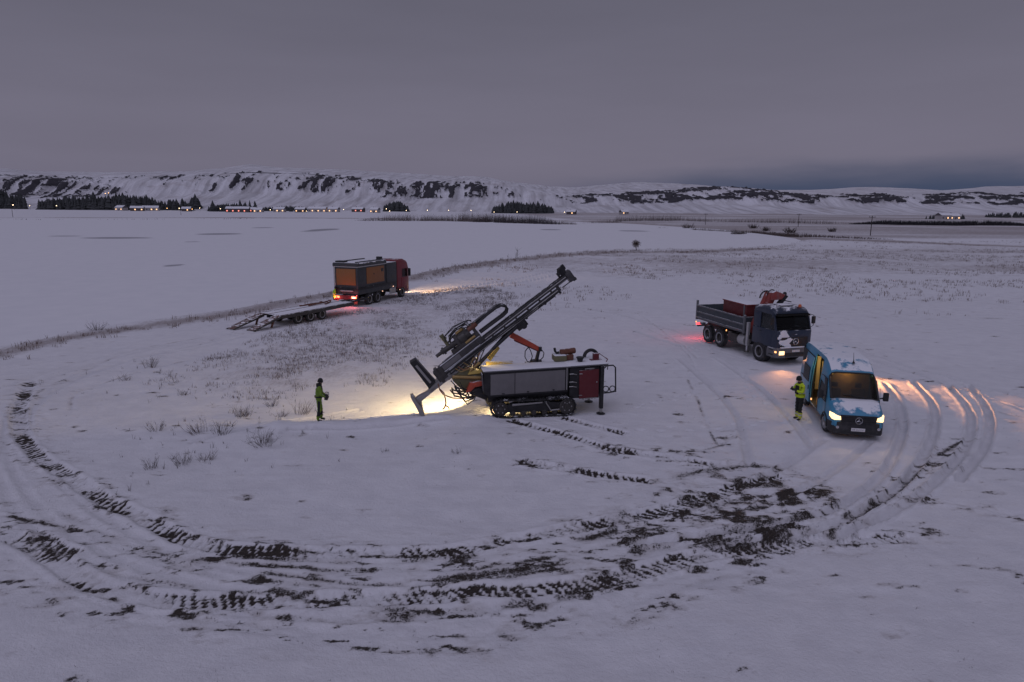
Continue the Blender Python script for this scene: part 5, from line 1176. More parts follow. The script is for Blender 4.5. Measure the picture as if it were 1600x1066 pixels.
for x, y, l, a in ((-1.2, .5, 2.6, .10), (-1.9, .75, 2.2, -.08), (-.6, .2, 1.4, .5)):
    bb = MB(); bb.box((0, 0, .05), (l, .12, .10)); bb.box((l / 2 - .1, 0, .12), (.2, .16, .05)); m_ = Matrix.LocRotScale(tr.location, tr.rotation_euler, None)
    o = bb.build('timber_baulk', 'rust', None, .01, 35, tuple(m_ @ Vector((x, y, dz_(x) + .02))), (0, R(-1.3), R(59) + a))
    tag(o, {2.6: 'longest dark timber on the snowy trailer deck', 2.2: 'dark timber nearest the far edge of the trailer deck', 1.4: 'short slanting dark timber near the front of the trailer deck'}[l], 'timber', 'timbers on the trailer deck')

# ------------------------------------------------------------------ people
paint('suit_green', (0.15, 0.26, 0.02), 0.8, dirt=0.12, var=0.3)
paint('suit_dark', (0.015, 0.016, 0.015), 0.85, dirt=0.05)
paint('jacket_yellow', (0.55, 0.72, 0.02), 0.75, dirt=0.06, var=0.18)
paint('band_grey', (0.55, 0.56, 0.52), 0.4, dirt=0.1)
paint('band_yellow', (0.60, 0.66, 0.06), 0.7, dirt=0.08)
paint('skin', (0.42, 0.24, 0.17), 0.6, dirt=0.0, var=0.1)
paint('knit_black', (0.012, 0.012, 0.013), 0.95, dirt=0.0)
paint('glove', (0.035, 0.030, 0.028), 0.85, dirt=0.1)
paint('boot', (0.02, 0.018, 0.016), 0.7, dirt=0.2)

def make_person(label, loc, yaw, arms, regions, lean=0.04, head_tilt=0.05, step=0.0):
    """one continuous skinned body; arms: per side (elbow, wrist, hand direction)"""
    V, E, RAD, TAGS = [], [], [], []
    def vert(p, r, parent=None, tg='torso'):
        V.append(Vector(p)); RAD.append(r if isinstance(r, tuple) else (r, r)); TAGS.append(tg)
        if parent is not None: E.append((parent, len(V) - 1))
        return len(V) - 1
    pel = vert((0, 0, .96), (.15, .17), None, 'hips')
    bel = vert((.01, 0, 1.12), (.15, .175), pel); che = vert((lean * .6, 0, 1.32), (.155, .195), bel); upc = vert((lean, 0, 1.46), (.10, .15), che)
    nk = vert((lean + .01, 0, 1.545), (.065, .065), upc, 'neck'); hb = vert((lean + .03 + head_tilt * .3, 0, 1.63), (.088, .078), nk, 'head'); ht = vert((lean + .03 + head_tilt * .5, 0, 1.735), (.082, .072), hb, 'head')
    for sg in (-1, 1):
        f = step * sg
        hp = vert((0, sg * .10, .88), (.105, .11), pel, 'hips'); th = vert((.01 + f * .2, sg * .105, .70), (.09, .09), hp, 'leg')
        kn = vert((.03 + f * .5, sg * .11, .50), (.075, .075), th, 'leg'); sh_ = vert((.01 + f * .7, sg * .115, .32), (.075, .07), kn, 'shin')
        an = vert((-.01 + f, sg * .12, .13), (.065, .06), sh_, 'ankle'); he = vert((.0 + f, sg * .12, .06), (.055, .05), an, 'boot'); vert((.15 + f, sg * .145, .045), (.042, .05), he, 'boot')
        so = vert((lean * .8, sg * .185, 1.42), (.085, .085), upc, 'arm')
        el, wr, hd = arms[0 if sg < 0 else 1]
        ua = vert((Vector(V[so]) + Vector(el)) / 2, (.072, .072), so, 'arm'); eo = vert(el, (.062, .062), ua, 'arm')
        fo = vert((Vector(el) + Vector(wr)) / 2, (.055, .055), eo, 'arm'); wo = vert(wr, (.038, .038), fo, 'hand')
        d = Vector(hd).normalized(); side = d.cross(Vector((0, 0, 1))).normalized() * -sg; up = side.cross(d).normalized()
        pal = vert(Vector(wr) + d * .06, (.036, .030), wo, 'hand')
        for k, (o, ln) in enumerate(((-.030, .060), (-.010, .072), (.010, .068), (.030, .052))):
            a = vert(Vector(wr) + d * .095 + up * o, .0105, pal, 'hand'); b_ = vert(V[a] + d * ln * .5 - side * .012, .0095, a, 'hand'); vert(V[b_] + d * ln * .35 - side * .03, .0085, b_, 'hand')
        a = vert(Vector(wr) + d * .035 - up * .040 - side * .012, .012, wo, 'hand'); vert(V[a] + d * .045 - up * .012 - side * .018, .010, a, 'hand')
    me = bpy.data.meshes.new('skel'); bm = bmesh.new(); lay = bm.verts.layers.skin.verify()
    bv = [bm.verts.new(p) for p in V]
    for v_, r_ in zip(bv, RAD): v_[lay].radius = r_
    bv[0][lay].use_root = True
    for a, b_ in E: bm.edges.new((bv[a], bv[b_]))
    bm.to_mesh(me); bm.free()
    tmp = bpy.data.objects.new('skel', me); COL.objects.link(tmp)
    sk = tmp.modifiers.new('skin', 'SKIN'); sk.use_smooth_shade = True; sk.branch_smoothing = .4
    sb = tmp.modifiers.new('sub', 'SUBSURF'); sb.levels = 2; sb.render_levels = 2
    bpy.context.view_layer.update()
    dg = bpy.context.evaluated_depsgraph_get()
    body = bpy.data.meshes.new_from_object(tmp.evaluated_get(dg)); body.name = 'body'
    bpy.data.objects.remove(tmp); bpy.data.meshes.remove(me)
    # cloth folds
    for v in body.vertices:
        c = v.co; v.co = c + v.normal * (0.010 * math.sin(c.z * 46 + c.x * 23 + 3 * math.sin(c.y * 21)) * (1 if .12 < c.z < 1.5 else 0))
    body.shade_smooth()
    names = []
    for m in regions.values():
        if m not in names: names.append(m)
    body.materials.clear()
    for m in names: body.materials.append(MAT[m])
    for pl in body.polygons:
        c = pl.center; j = min(range(len(V)), key=lambda i: (V[i] - c).length - .7 * max(RAD[i]))
        tg = TAGS[j]
        if tg == 'torso' and c.z > 1.37: tg = 'yoke'
        pl.material_index = names.index(regions.get(tg, regions['torso']))
    o = empty('person', loc, (0, 0, yaw))
    tag(o, label, 'person')
    bo = link('body', body, o)
    # head details
    hc = Vector((lean + .03 + head_tilt * .4, 0, 1.675))
    b = MB(); b.lathe([(.099, -.055), (.106, -.03), (.104, .02), (.085, .075), (.045, .105), (0, .112)], hc + Vector((-.012, 0, .02)), (.12, 0, 1), 18); b.lathe([(.100, -.058), (.112, -.055), (.112, -.02), (.106, -.01)], hc + Vector((-.012, 0, .02)), (.12, 0, 1), 18)
    b.build('beanie', 'knit_black', o)
    b = MB(); b.add([hc + Vector(p) for p in ((.080, .016, -.045), (.080, -.016, -.045), (.112, 0, -.050), (.088, 0, -.005))], [(0, 2, 1), (0, 3, 2), (1, 2, 3), (0, 1, 3)]); b.build('nose', 'skin', bo)
    for sg in (-1, 1):
        MB().lathe([(0, 0), (.010, .003), (.012, .008), (0, .014)], hc + Vector((.080, sg * .032, -.008)), (1, 0, 0), 8).build('eye', 'knit_black', bo)
        MB().lathe([(0, -.008), (.022, -.006), (.030, .004), (0, .010)], hc + Vector((-.005, sg * .085, -.03)), (0, sg, .1), 10).build('ear', 'skin', bo)
    MB().box(hc + Vector((.083, 0, -.085)), (.012, .045, .010)).build('mouth', 'bag_red', bo)
    return o, bo
def ring(name, mat, parent, c, rx, ry, h, th=.012, n=22):
    pr = []
    b = MB(); vs_ = []
    for rr, z in ((0, -h / 2), (th, -h / 2), (th, h / 2), (0, h / 2)):
        vs_ += [(c[0] + (rx + rr) * math.cos(2 * PI * k / n), c[1] + (ry + rr) * math.sin(2 * PI * k / n), c[2] + z) for k in range(n)]
    fs = [(i * n + k, i * n + (k + 1) % n, ((i + 1) % 4) * n + (k + 1) % n, ((i + 1) % 4) * n + k) for i in range(4) for k in range(n)]
    return b.add(vs_, fs).build(name, mat, parent)

# operator beside the work light, facing the rig with a radio control box at his belt
OPX, OPY = -7.85, 26.85
op, ob = make_person('worker in green hi-vis overalls facing the drill rig, holding a control box', (OPX, OPY, hz(OPX, OPY) - .01), R(14),
    (((.10, -.27, 1.16), (.28, -.16, 1.02), (.6, .4, -.25)), ((.10, .27, 1.16), (.28, .16, 1.02), (.6, -.4, -.25))),
    dict(torso='suit_green', yoke='suit_dark', hips='suit_green', leg='suit_green', shin='suit_dark', ankle='suit_green', boot='boot', arm='suit_green', hand='glove', head='knit_black', neck='suit_dark'), lean=.05, step=.06)
ring('hood_collar', 'suit_dark', op, (.03, 0, 1.52), .085, .10, .12, .03)
for sg in (-1, 1):
    MB().prism([(-.06, .40), (.02, .38), (.05, .86), (-.05, .90)], sg * .175 - .02, sg * .175 + .02).build('trouser_side_panel', 'suit_dark', op, .01)
    ring('ankle_band', 'suit_green', op, (.0 + .06 * sg * .85, sg * .117, .22), .074, .072, .05, .006)
ring('waist_belt', 'suit_dark', op, (.005, 0, 1.05), .17, .19, .06, .008)
b = MB(); b.bx(-.07, .07, -.17, .17, -.10, .06); b.cyl((0, -.08, .07), (.0, -.08, .15), .015); b.cyl((0, .08, .07), (.0, .08, .15), .015); b.tube([(-.08, -.19, .05), (-.04, -.27, .12), (.06, -.27, .12), (.08, -.19, .05)], .014); b.tube([(-.08, .19, .05), (-.04, .27, .12), (.06, .27, .12), (.08, .19, .05)], .014)
rc = b.build('remote_control', 'glove', None, .02, 35, (OPX + .30 * math.cos(R(14)), OPY + .30 * math.sin(R(14)), hz(OPX, OPY) + 1.0), (0, R(12), R(14)))
tag(rc, 'dark brown radio control box held at the waist of the worker in green', 'control box')

# man by the van looking at a phone
PX, PY = 12.13, 27.75
pm, pb = make_person('worker in a yellow hi-vis jacket and black trousers beside the blue van', (PX, PY, hz(PX, PY) - .01), R(196),
    (((.12, -.26, 1.18), (.33, -.09, 1.27), (.6, .55, .25)), ((.12, .26, 1.18), (.33, .09, 1.25), (.6, -.55, .25))),
    dict(torso='jacket_yellow', yoke='jacket_yellow', hips='suit_dark', leg='suit_dark', shin='suit_dark', ankle='band_yellow', boot='boot', arm='jacket_yellow', hand='glove', head='skin', neck='suit_dark'), lean=.05, head_tilt=.14, step=.03)
pm.scale = (1.06, 1.06, 1.06)
MB().prism([(.155, 1.08), (.20, 1.08), (.20, 1.40), (.15, 1.42)], -.10, .10).build('jacket_front', 'suit_dark', pm, .02)
ring('jacket_band', 'band_grey', pm, (.015, 0, 1.14), .168, .192, .055, .008)
ring('jacket_hem', 'jacket_yellow', pm, (.005, 0, 1.00), .165, .188, .10, .012)
ring('collar', 'suit_dark', pm, (.055, 0, 1.53), .075, .085, .07, .02)
for sg in (-1, 1):
    for z, m in ((.30, 'band_yellow'), (.235, 'band_grey'), (.17, 'band_yellow')):
        ring('trouser_band', m, pm, (.0 + .03 * sg * .8, sg * .117, z), .078, .075, .055, .006)
b = MB(); b.bx(-.005, .005, -.038, .038, -.075, .075); b.bx(.005, .007, -.034, .034, -.068, .068); b.cyl((-.005, .02, .055), (-.008, .02, .055), .01, n=8)
ph = b.build('phone', 'black_plastic', None, .003, 35, (PX + 1.06 * .44 * math.cos(R(196)), PY + 1.06 * .44 * math.sin(R(196)), hz(PX, PY) + 1.06 * 1.33), (0, R(-35), R(196)))
tag(ph, 'black phone in the hands of the worker in the yellow jacket', 'phone')

# third worker, half hidden behind the trailer coupling
QX, QY = -15.95, 60.7
qm, qb = make_person('worker in a green hi-vis jacket at the rear corner of the red lorry', (QX, QY, hz(QX, QY) - .01), R(20),
    (((.06, -.28, 1.15), (.18, -.26, .93), (.3, 0, -1)), ((.06, .28, 1.15), (.18, .24, .93), (.3, 0, -1))),
    dict(torso='hivis', yoke='hivis', hips='hivis', leg='suit_dark', shin='suit_dark', ankle='suit_dark', boot='boot', arm='hivis', hand='glove', head='knit_black', neck='suit_dark'), lean=.10, head_tilt=.12)
ring('jacket_band', 'band_grey', qm, (.03, 0, 1.14), .168, .192, .055, .008)

# ------------------------------------------------------------------ dead grass, shrubs
def twig_mat(name, a, b_, snow=0.25):
    t = NT(name); n = t.noise(1.5, 4, .6, t.pos())
    t.put(t.b.inputs['Base Color'], t.mix(n, a, b_)); t.b.inputs['Roughness'].default_value = .9
twig_mat('dead_grass', (0.10, 0.072, 0.055), (0.21, 0.15, 0.115))
twig_mat('dark_twig', (0.035, 0.027, 0.024), (0.085, 0.062, 0.052))
twig_mat('field_twig', (0.085, 0.068, 0.064), (0.18, 0.14, 0.125))
twig_mat('pale_twig', (0.10, 0.085, 0.08), (0.20, 0.165, 0.15))
def in_poly(x, y, P):
    ins = False
    for (x0, y0), (x1, y1) in zip(P, P[1:] + P[:1]):
        if (y0 > y) != (y1 > y) and x < (x1 - x0) * (y - y0) / (y1 - y0) + x0: ins = not ins
    return ins
def blades(name, pts, mat, label, hmin, hmax, width, per, spread, cat='grass'):
    v, f = [], []; r_ = random.Random(len(pts))
    for x, y, s in pts:
        z = hz(x, y) - .02
        for k in range(per):
            a = r_.uniform(0, 2 * PI); q = r_.random() * spread * s; bx, by = x + math.cos(a) * q, y + math.sin(a) * q
            h = r_.uniform(hmin, hmax) * s; w = width * (0.7 + .6 * r_.random()); ln = r_.uniform(.1, .55) * h; a2 = r_.uniform(0, 2 * PI); p_ = r_.uniform(0, PI)
            wx, wy = math.cos(p_) * w, math.sin(p_) * w; dx, dy = math.cos(a2) * ln, math.sin(a2) * ln
            i = len(v)
            v += [(bx - wx, by - wy, z), (bx + wx, by + wy, z), (bx + dx * .4 - wx * .7, by + dy * .4 - wy * .7, z + h * .6), (bx + dx * .4 + wx * .7, by + dy * .4 + wy * .7, z + h * .6), (bx + dx, by + dy, z + h)]
            f += [(i, i + 1, i + 3, i + 2), (i + 2, i + 3, i + 4)]
    me = bpy.data.meshes.new(name); me.from_pydata(v, [], f); me.update(); me.materials.append(MAT[mat])
    return tag(link(name, me), label, cat, None, 'stuff')
r_ = random.Random(5)
_dt = np.random.default_rng(5).random((256, 256)).tolist()
def _d1(x, y):
    ix, iy = math.floor(x), math.floor(y); fx, fy = x - ix, y - iy; fx *= fx * (3 - 2 * fx); fy *= fy * (3 - 2 * fy)
    a, b, c, d = _dt[iy & 255][ix & 255], _dt[iy & 255][(ix + 1) & 255], _dt[(iy + 1) & 255][ix & 255], _dt[(iy + 1) & 255][(ix + 1) & 255]
    return (a + (b - a) * fx) * (1 - fy) + (c + (d - c) * fx) * fy
def dens(x, y, sc_): x /= sc_; y /= sc_; return (_d1(x, y) + .5 * _d1(2 * x + 9, 2 * y) + .25 * _d1(4 * x, 4 * y + 5)) / 1.75
pts = []
xs_ = [p[0] for p in FIELD]; ys_ = [p[1] for p in FIELD]
while len(pts) < 3300:
    x, y = r_.uniform(min(xs_) - 1, max(xs_) + 1), r_.uniform(min(ys_) - 1, max(ys_) + 1)
    if not in_poly(x, y, FIELD): continue
    if dens(x, y, 3.0) < .36 + .28 * r_.random(): continue
    pts.append((x, y, r_.uniform(.3, 1.0)))
blades('dead_grass', pts, 'field_twig', 'dark dead grass tufts poking through the snow left of the drill rig', .10, .34, .008, 7, .34)
pts = []
SH = catmull(SHORE, .6)
for q in SH:
    n_ = 3 if q[1] < 90 else 4
    for k in range(n_):
        x, y = q[0] + r_.gauss(.6, .016 * q[1] + .4), q[1] + r_.gauss(-.8, .016 * q[1] + .3)
        if dens(x, y, 3.0) > .40: pts.append((x, y, r_.uniform(.5, 1.2) * (1 if y < 90 else 1.3)))
blades('shore_grass', pts, 'dead_grass', 'pale brown dead grass along the near shore of the frozen lake', .16, .45, .012, 8, .35)
pts = []
while len(pts) < 2900:
    y = 58 + 150 * r_.random() ** 1.3; x = r_.uniform(-4, .80 * y)
    if r_.random() > (y - 52) / 40: continue
    if in_poly(x, y, LAKE) or dens(x, y, 9.0) < .46 + .16 * r_.random(): continue
    pts.append((x, y, r_.uniform(.6, 1.3)))
blades('moor_grass', pts, 'dead_grass', 'brown dead grass scattered over the snow behind the lorries', .12, .40, .018, 6, .5)
pts = [(x + r_.gauss(0, 1.6), y + r_.gauss(0, 1.4), r_.uniform(.3, .8)) for x, y, s in SHRUBS for k in range(7) if s > .35]
blades('stray_grass', pts, 'dark_twig', 'sparse dark stalks between the small shrubs on the left', .12, .40, .006, 5, .12)

pts = []
while len(pts) < 420:
    y = 10.5 + 26 * r_.random() ** 1.2; x = r_.uniform(-.78, .78) * y
    if dens(x, y, 2.2) > .52: pts.append((x, y, r_.uniform(.3, .9)))
blades('snow_stubble', pts, 'dark_twig', 'tiny dark stalks sticking out of the open foreground snow', .04, .14, .004, 3, .10)

def shrub(name, label, x, y, s, seed, mat='dark_twig', n=26, spread=.55, group=None, z=None, cat='shrub', thick=1.0, fine=3):
    r2 = random.Random(seed); b = MB(); lx_, ly_ = r2.gauss(0, .22), r2.gauss(0, .22)
    base = Vector((0, 0, -.03))
    def grow(p, d, ln, rad, dep):
        q = p + d * ln * .55 + Vector((r2.gauss(0, .06), r2.gauss(0, .06), 0)) * ln; e = q + (d + Vector((0, 0, .25))).normalized() * ln * .45
        b.tube([p, q, e], [rad, rad * .75, rad * .35], 3)
        if dep > 0:
            for k in range(fine):
                t_ = r2.uniform(.35, 1.0); o = p.lerp(q, t_ / .6) if t_ < .6 else q.lerp(e, (t_ - .6) / .4)
                dd = (d + Vector((r2.gauss(0, .55), r2.gauss(0, .55), r2.gauss(.1, .3)))).normalized()
                grow(o, dd, ln * r2.uniform(.35, .6), rad * .5, dep - 1)
    for k in range(n):
        a = r2.uniform(0, 2 * PI); t_ = r2.uniform(.1, 1.0) * spread * 1.5
        d = Vector((math.cos(a) * t_ + lx_, math.sin(a) * t_ + ly_, 1)).normalized()
        grow(base + Vector((math.cos(a), math.sin(a), 0)) * r2.random() * (.55 if thick < 2 else .9) * s, d, s * r2.uniform(.3, 1.05), .0085 * s ** .5 * thick, 1)
    o = b.build(name, mat, None, 0, 0, (x, y, hz(x, y) if z is None else z))
    return tag(o, label, cat, group)
SL = ['bare shrub left of centre in the row below the worker in green', 'bare shrub next right in the row below the worker in green', 'wide bare shrub nearest the worker in green, low on his left', 'low brown shrub touching the left side of the worker in green', 'small bare shrub up and left of the worker in green',
      'upright bare shrub at the left end of the dead grass field', 'small shrub on the snow just inside the left track bend', 'small shrub at the left end of the shrub row', 'lowest shrub of the small group on the left, its middle one', 'right-hand shrub of the lowest small group on the left', 'left-hand shrub of the lowest small group on the left',
      'loose bare shrub behind the shrub row on the left', 'thin shrub between the shrub row and the worker in green', 'single small clump on the open snow below the drill rig', 'tall bare bush at the lake edge on the far left', 'second bare bush along the lake edge on the far left', 'small shrub below the left end of the grass field', 'tiny clump on the open snow left of the rig', 'spindly shrub beside the loose bare shrub on the left']
for k, (x, y, s) in enumerate(SHRUBS):
    shrub('bare_shrub', SL[k], x, y, s * .58 + .06, 40 + k, 'dark_twig' if k % 3 else 'field_twig', n=int(14 + 22 * s), spread=.5 + .5 * ((k * 7) % 5) / 4, group='bare shrubs on the snow')
# bushes and a small tree by the lake
shrub('lake_bush', 'thin dark bush standing alone at the near lake shore', .7, 126.5, 2.0, 77, 'dark_twig', 5, .12, None, None, 'bush', 2.5, 4)
lt = empty('round_tree', (27.0, 150.5, hz(27.0, 150.5))); tag(lt, 'small round bare tree at the near lake shore', 'tree')
MB().tube([(0, 0, -.1), (.03, 0, .6), (0, .02, 1.1)], [.10, .08, .05], 6).build('trunk', 'dark_twig', lt)
r2 = random.Random(3); b = MB()
for k in range(170):
    d = Vector((r2.gauss(0, 1), r2.gauss(0, 1), r2.gauss(0, .8))).normalized(); c = Vector((0, 0, 1.5))
    b.tube([c + d * .15, c + d * .6 + Vector((r2.gauss(0, .1), r2.gauss(0, .1), 0)), c + d * r2.uniform(.8, 1.15)], [.04, .03, .02], 3)
b.build('crown', 'pale_twig', lt, 0, 0)
for k, (x, y, s, lab) in enumerate(((90, 356, 4.5, 'grey bare bush cluster at the far lake shore, leftmost'), (88, 272, 3.6, 'largest dark bush at the right end of the lake'), (92, 276, 2.8, 'dark bush right beside the largest lake bush'), (116, 334, 3.2, 'small dark bush behind the right end of the lake'), (112, 306, 3.0, 'dark bush between the lake end and the pole'), (113, 282, 3.4, 'broad brown bush near the tip of the lake'), (135, 292, 2.6, 'low brown bush nearest the right-hand power pole'))):
    shrub('lakeside_bush', lab, x, y, s * .62, 90 + k, 'dark_twig', 75, .75, 'bushes at the far lake shore', None, 'bush', 5, 4)

# ------------------------------------------------------------------ far valley: woods, thickets, poles, houses, lamps
twig_mat('spruce_dark', (0.030, 0.034, 0.036), (0.080, 0.085, 0.085))
twig_mat('thicket', (0.075, 0.058, 0.052), (0.15, 0.12, 0.11))
twig_mat('hedge_dark', (0.022, 0.022, 0.026), (0.05, 0.045, 0.05))
def spruce_geo(b, x, y, z, h, seed):
    r2 = random.Random(seed); w = h * r2.uniform(.26, .46)
    for k in range(5):
        z0 = z + h * (.03 + k * .17); rr = w * (1 - k * .17) * r2.uniform(.75, 1.25); n = 7; i = len(b.v)
        b.v += [(x + rr * r2.uniform(.7, 1.15) * math.cos(2 * PI * j / n + k), y + rr * r2.uniform(.7, 1.15) * math.sin(2 * PI * j / n + k), z0 - h * .05 * r2.random()) for j in range(n)] + [(x, y, z0 + h * .30)]
        b.f += [(i + j, i + (j + 1) % n, i + n) for j in range(n)]
def at(bx, y): return bx * y
WOODS = [
    ('spruce_wood', 'dark spruce wood on the far left slope below the cliffs', -0.8677, -0.6998, 905, 985, 420, 13, 24),
    ('spruce_wood', 'long dark spruce plantation behind the lights on the left', -0.6814, -0.4619, 872, 915, 760, 10, 25),
    ('spruce_wood', 'dark wood behind the red-lit buildings of the village', -0.4389, -0.3679, 860, 880, 220, 7, 13),
    ('spruce_wood', 'low dark wood strip right of the tall village spruces', -0.3679, -0.2942, 880, 900, 200, 5, 9),
    ('spruce_wood', 'short dark block of spruces near the middle of the valley', -0.1855, -0.1505, 885, 905, 120, 10, 16),
    ('spruce_wood', 'broad grey-green wood right of the middle of the valley', -0.0289, 0.0576, 870, 930, 460, 8, 19),
    ('spruce_wood', 'dark clump of trees on the slope left of the village', -0.4638, -0.449, 925, 940, 40, 15, 26),
    ('spruce_wood', 'dark trees at the right edge of the valley', 0.6803, 0.7713, 800, 830, 130, 5, 9),
    ('spruce_wood', 'dark garden trees around the lit farm on the right', 0.5948, 0.6132, 690, 700, 22, 4, 7),
    ('spruce_wood', 'dark garden trees right of the lit farm', 0.6389, 0.6536, 690, 700, 18, 3, 6),
]
SPRUCES = [
    ('lone pointed spruce at the left end of the village wood', -0.4315, 855, 14),
    ('tall pointed spruce, left of the four in the village', -0.3919, 855, 15),
    ('slim second spruce of the four in the village', -0.3845, 855, 12),
    ('third and darkest spruce of the four in the village', -0.3781, 855, 14.5),
    ('rightmost spruce of the four in the village', -0.3707, 855, 13.5),
    ('dark round-topped spruce right of the village wood', -0.3191, 855, 8),
]
THICKETS = [
    ('birch_thicket', 'long bare brown thicket along the far shore in the middle', 'thicket', [(-111.5, 500.5), (-48.0, 513.3), (11.9, 450.6), (39.2, 430.1)], 9000, 1.5, 7.5, 16, 0.07),
    ('birch_thicket', 'dense dark bare thicket on the far shore below the broad wood', 'hedge_dark', [(-27.3, 481.8), (29.1, 426.8)], 3200, 1.5, 7.5, 12, 0.08),
    ('roadside_thicket', 'thin bare trees along the road on the right', 'thicket', [(44.2, 462.0), (126.0, 527.9), (178.0, 509.3), (230.8, 472.7)], 5000, 0.6, 4.8, 10, 0.06),
    ('hedge', 'long dark hedge along the road on the right', 'hedge_dark', [(225.2, 461.3), (253.0, 442.7), (289.8, 436.6), (328.3, 423.8)], 6000, 1.2, 3.2, 5, 0.25),
    ('roadside_thicket', 'low dark scrub line along the left far shore', 'hedge_dark', [(-369.3, 453.8), (-300.7, 457.8), (-252.6, 496.2), (-174.1, 552.6)], 420, 0.5, 1.6, 8, 0.5),
    ('shore_scrub', 'brown scrub along the right end of the lake', 'thicket', [(68.8, 374.5), (88.5, 320.4), (100.7, 287.1), (97.4, 239.5), (104.2, 230.0), (116.7, 217.5)], 7000, 0.4, 2.0, 7, 0.1),
]
POLES = [
    ('power pole standing nearest, on the plain at the right', 130.0, 251.2, 7.1),
    ('power pole left of the nearest one, behind the bushes', 146.9, 356.6, 6.7),
    ('power pole behind the grey bushes at the far shore', 113.9, 410.0, 6.7),
    ('power pole at the far left edge of the valley', -375.3, 520.4, 10.2),
    ('power pole below the village wood on the left', -294.2, 615.2, 8.6),
]
HOUSES = [
    ('pale house with lit windows at the left end of the village row', -0.5633, 827, 12, 8, 3.6, 'house_wall', 'lit_window'),
    ('house half hidden by trees under the left plantation', -0.5403, 824, 14, 8, 3.3, 'house_dark', 'lit_window'),
    ('large lit house below the left plantation', -0.5209, 839, 18, 8, 3.5, 'house_wall', 'lit_window'),
    ('small dark house left of the red-lit building', -0.4693, 838, 10, 8, 2.9, 'house_dark', 'lit_window'),
    ('long low building with red lit front in the village', -0.3956, 820, 26, 8, 4.1, 'house_dark', 'lit_sign'),
    ('second red-lit low building in the village', -0.3799, 835, 16, 8, 3.2, 'house_dark', 'lit_sign'),
    ('house with bright yellow windows right of the spruces', -0.3661, 827, 10, 8, 3.1, 'house_wall', 'lit_window'),
    ('pale house in the middle of the village lights', -0.3357, 835, 13, 8, 3.6, 'house_wall', 'lit_window'),
    ('low house left of the brightest village lights', -0.3053, 837, 12, 8, 3.5, 'house_dark', 'lit_window'),
    ('brightest lit hall at the right of the village', -0.2804, 840, 22, 8, 4.0, 'house_wall', 'lit_window'),
    ('house right of the brightest lit hall', -0.2573, 827, 12, 8, 3.7, 'house_wall', 'lit_window'),
    ('low house with reddish windows in the valley middle', -0.2223, 836, 14, 8, 3.3, 'house_dark', 'lit_sign'),
    ('pale small house in the valley middle', -0.1984, 820, 10, 8, 3.7, 'house_wall', 'lit_window'),
    ('small house below the broad wood', 0.0843, 792, 10, 8, 3.0, 'house_dark', 'lit_window'),
    ('small pale house right of the broad wood', 0.1598, 808, 9, 8, 2.9, 'house_wall', 'lit_window'),
    ('left farm building with warm windows on the far right', 0.6196, 670, 12, 8, 4.0, 'house_wall', 'lit_window'),
    ('right farm building with warm windows on the far right', 0.6325, 678, 12, 8, 3.5, 'house_wall', 'lit_window'),
]
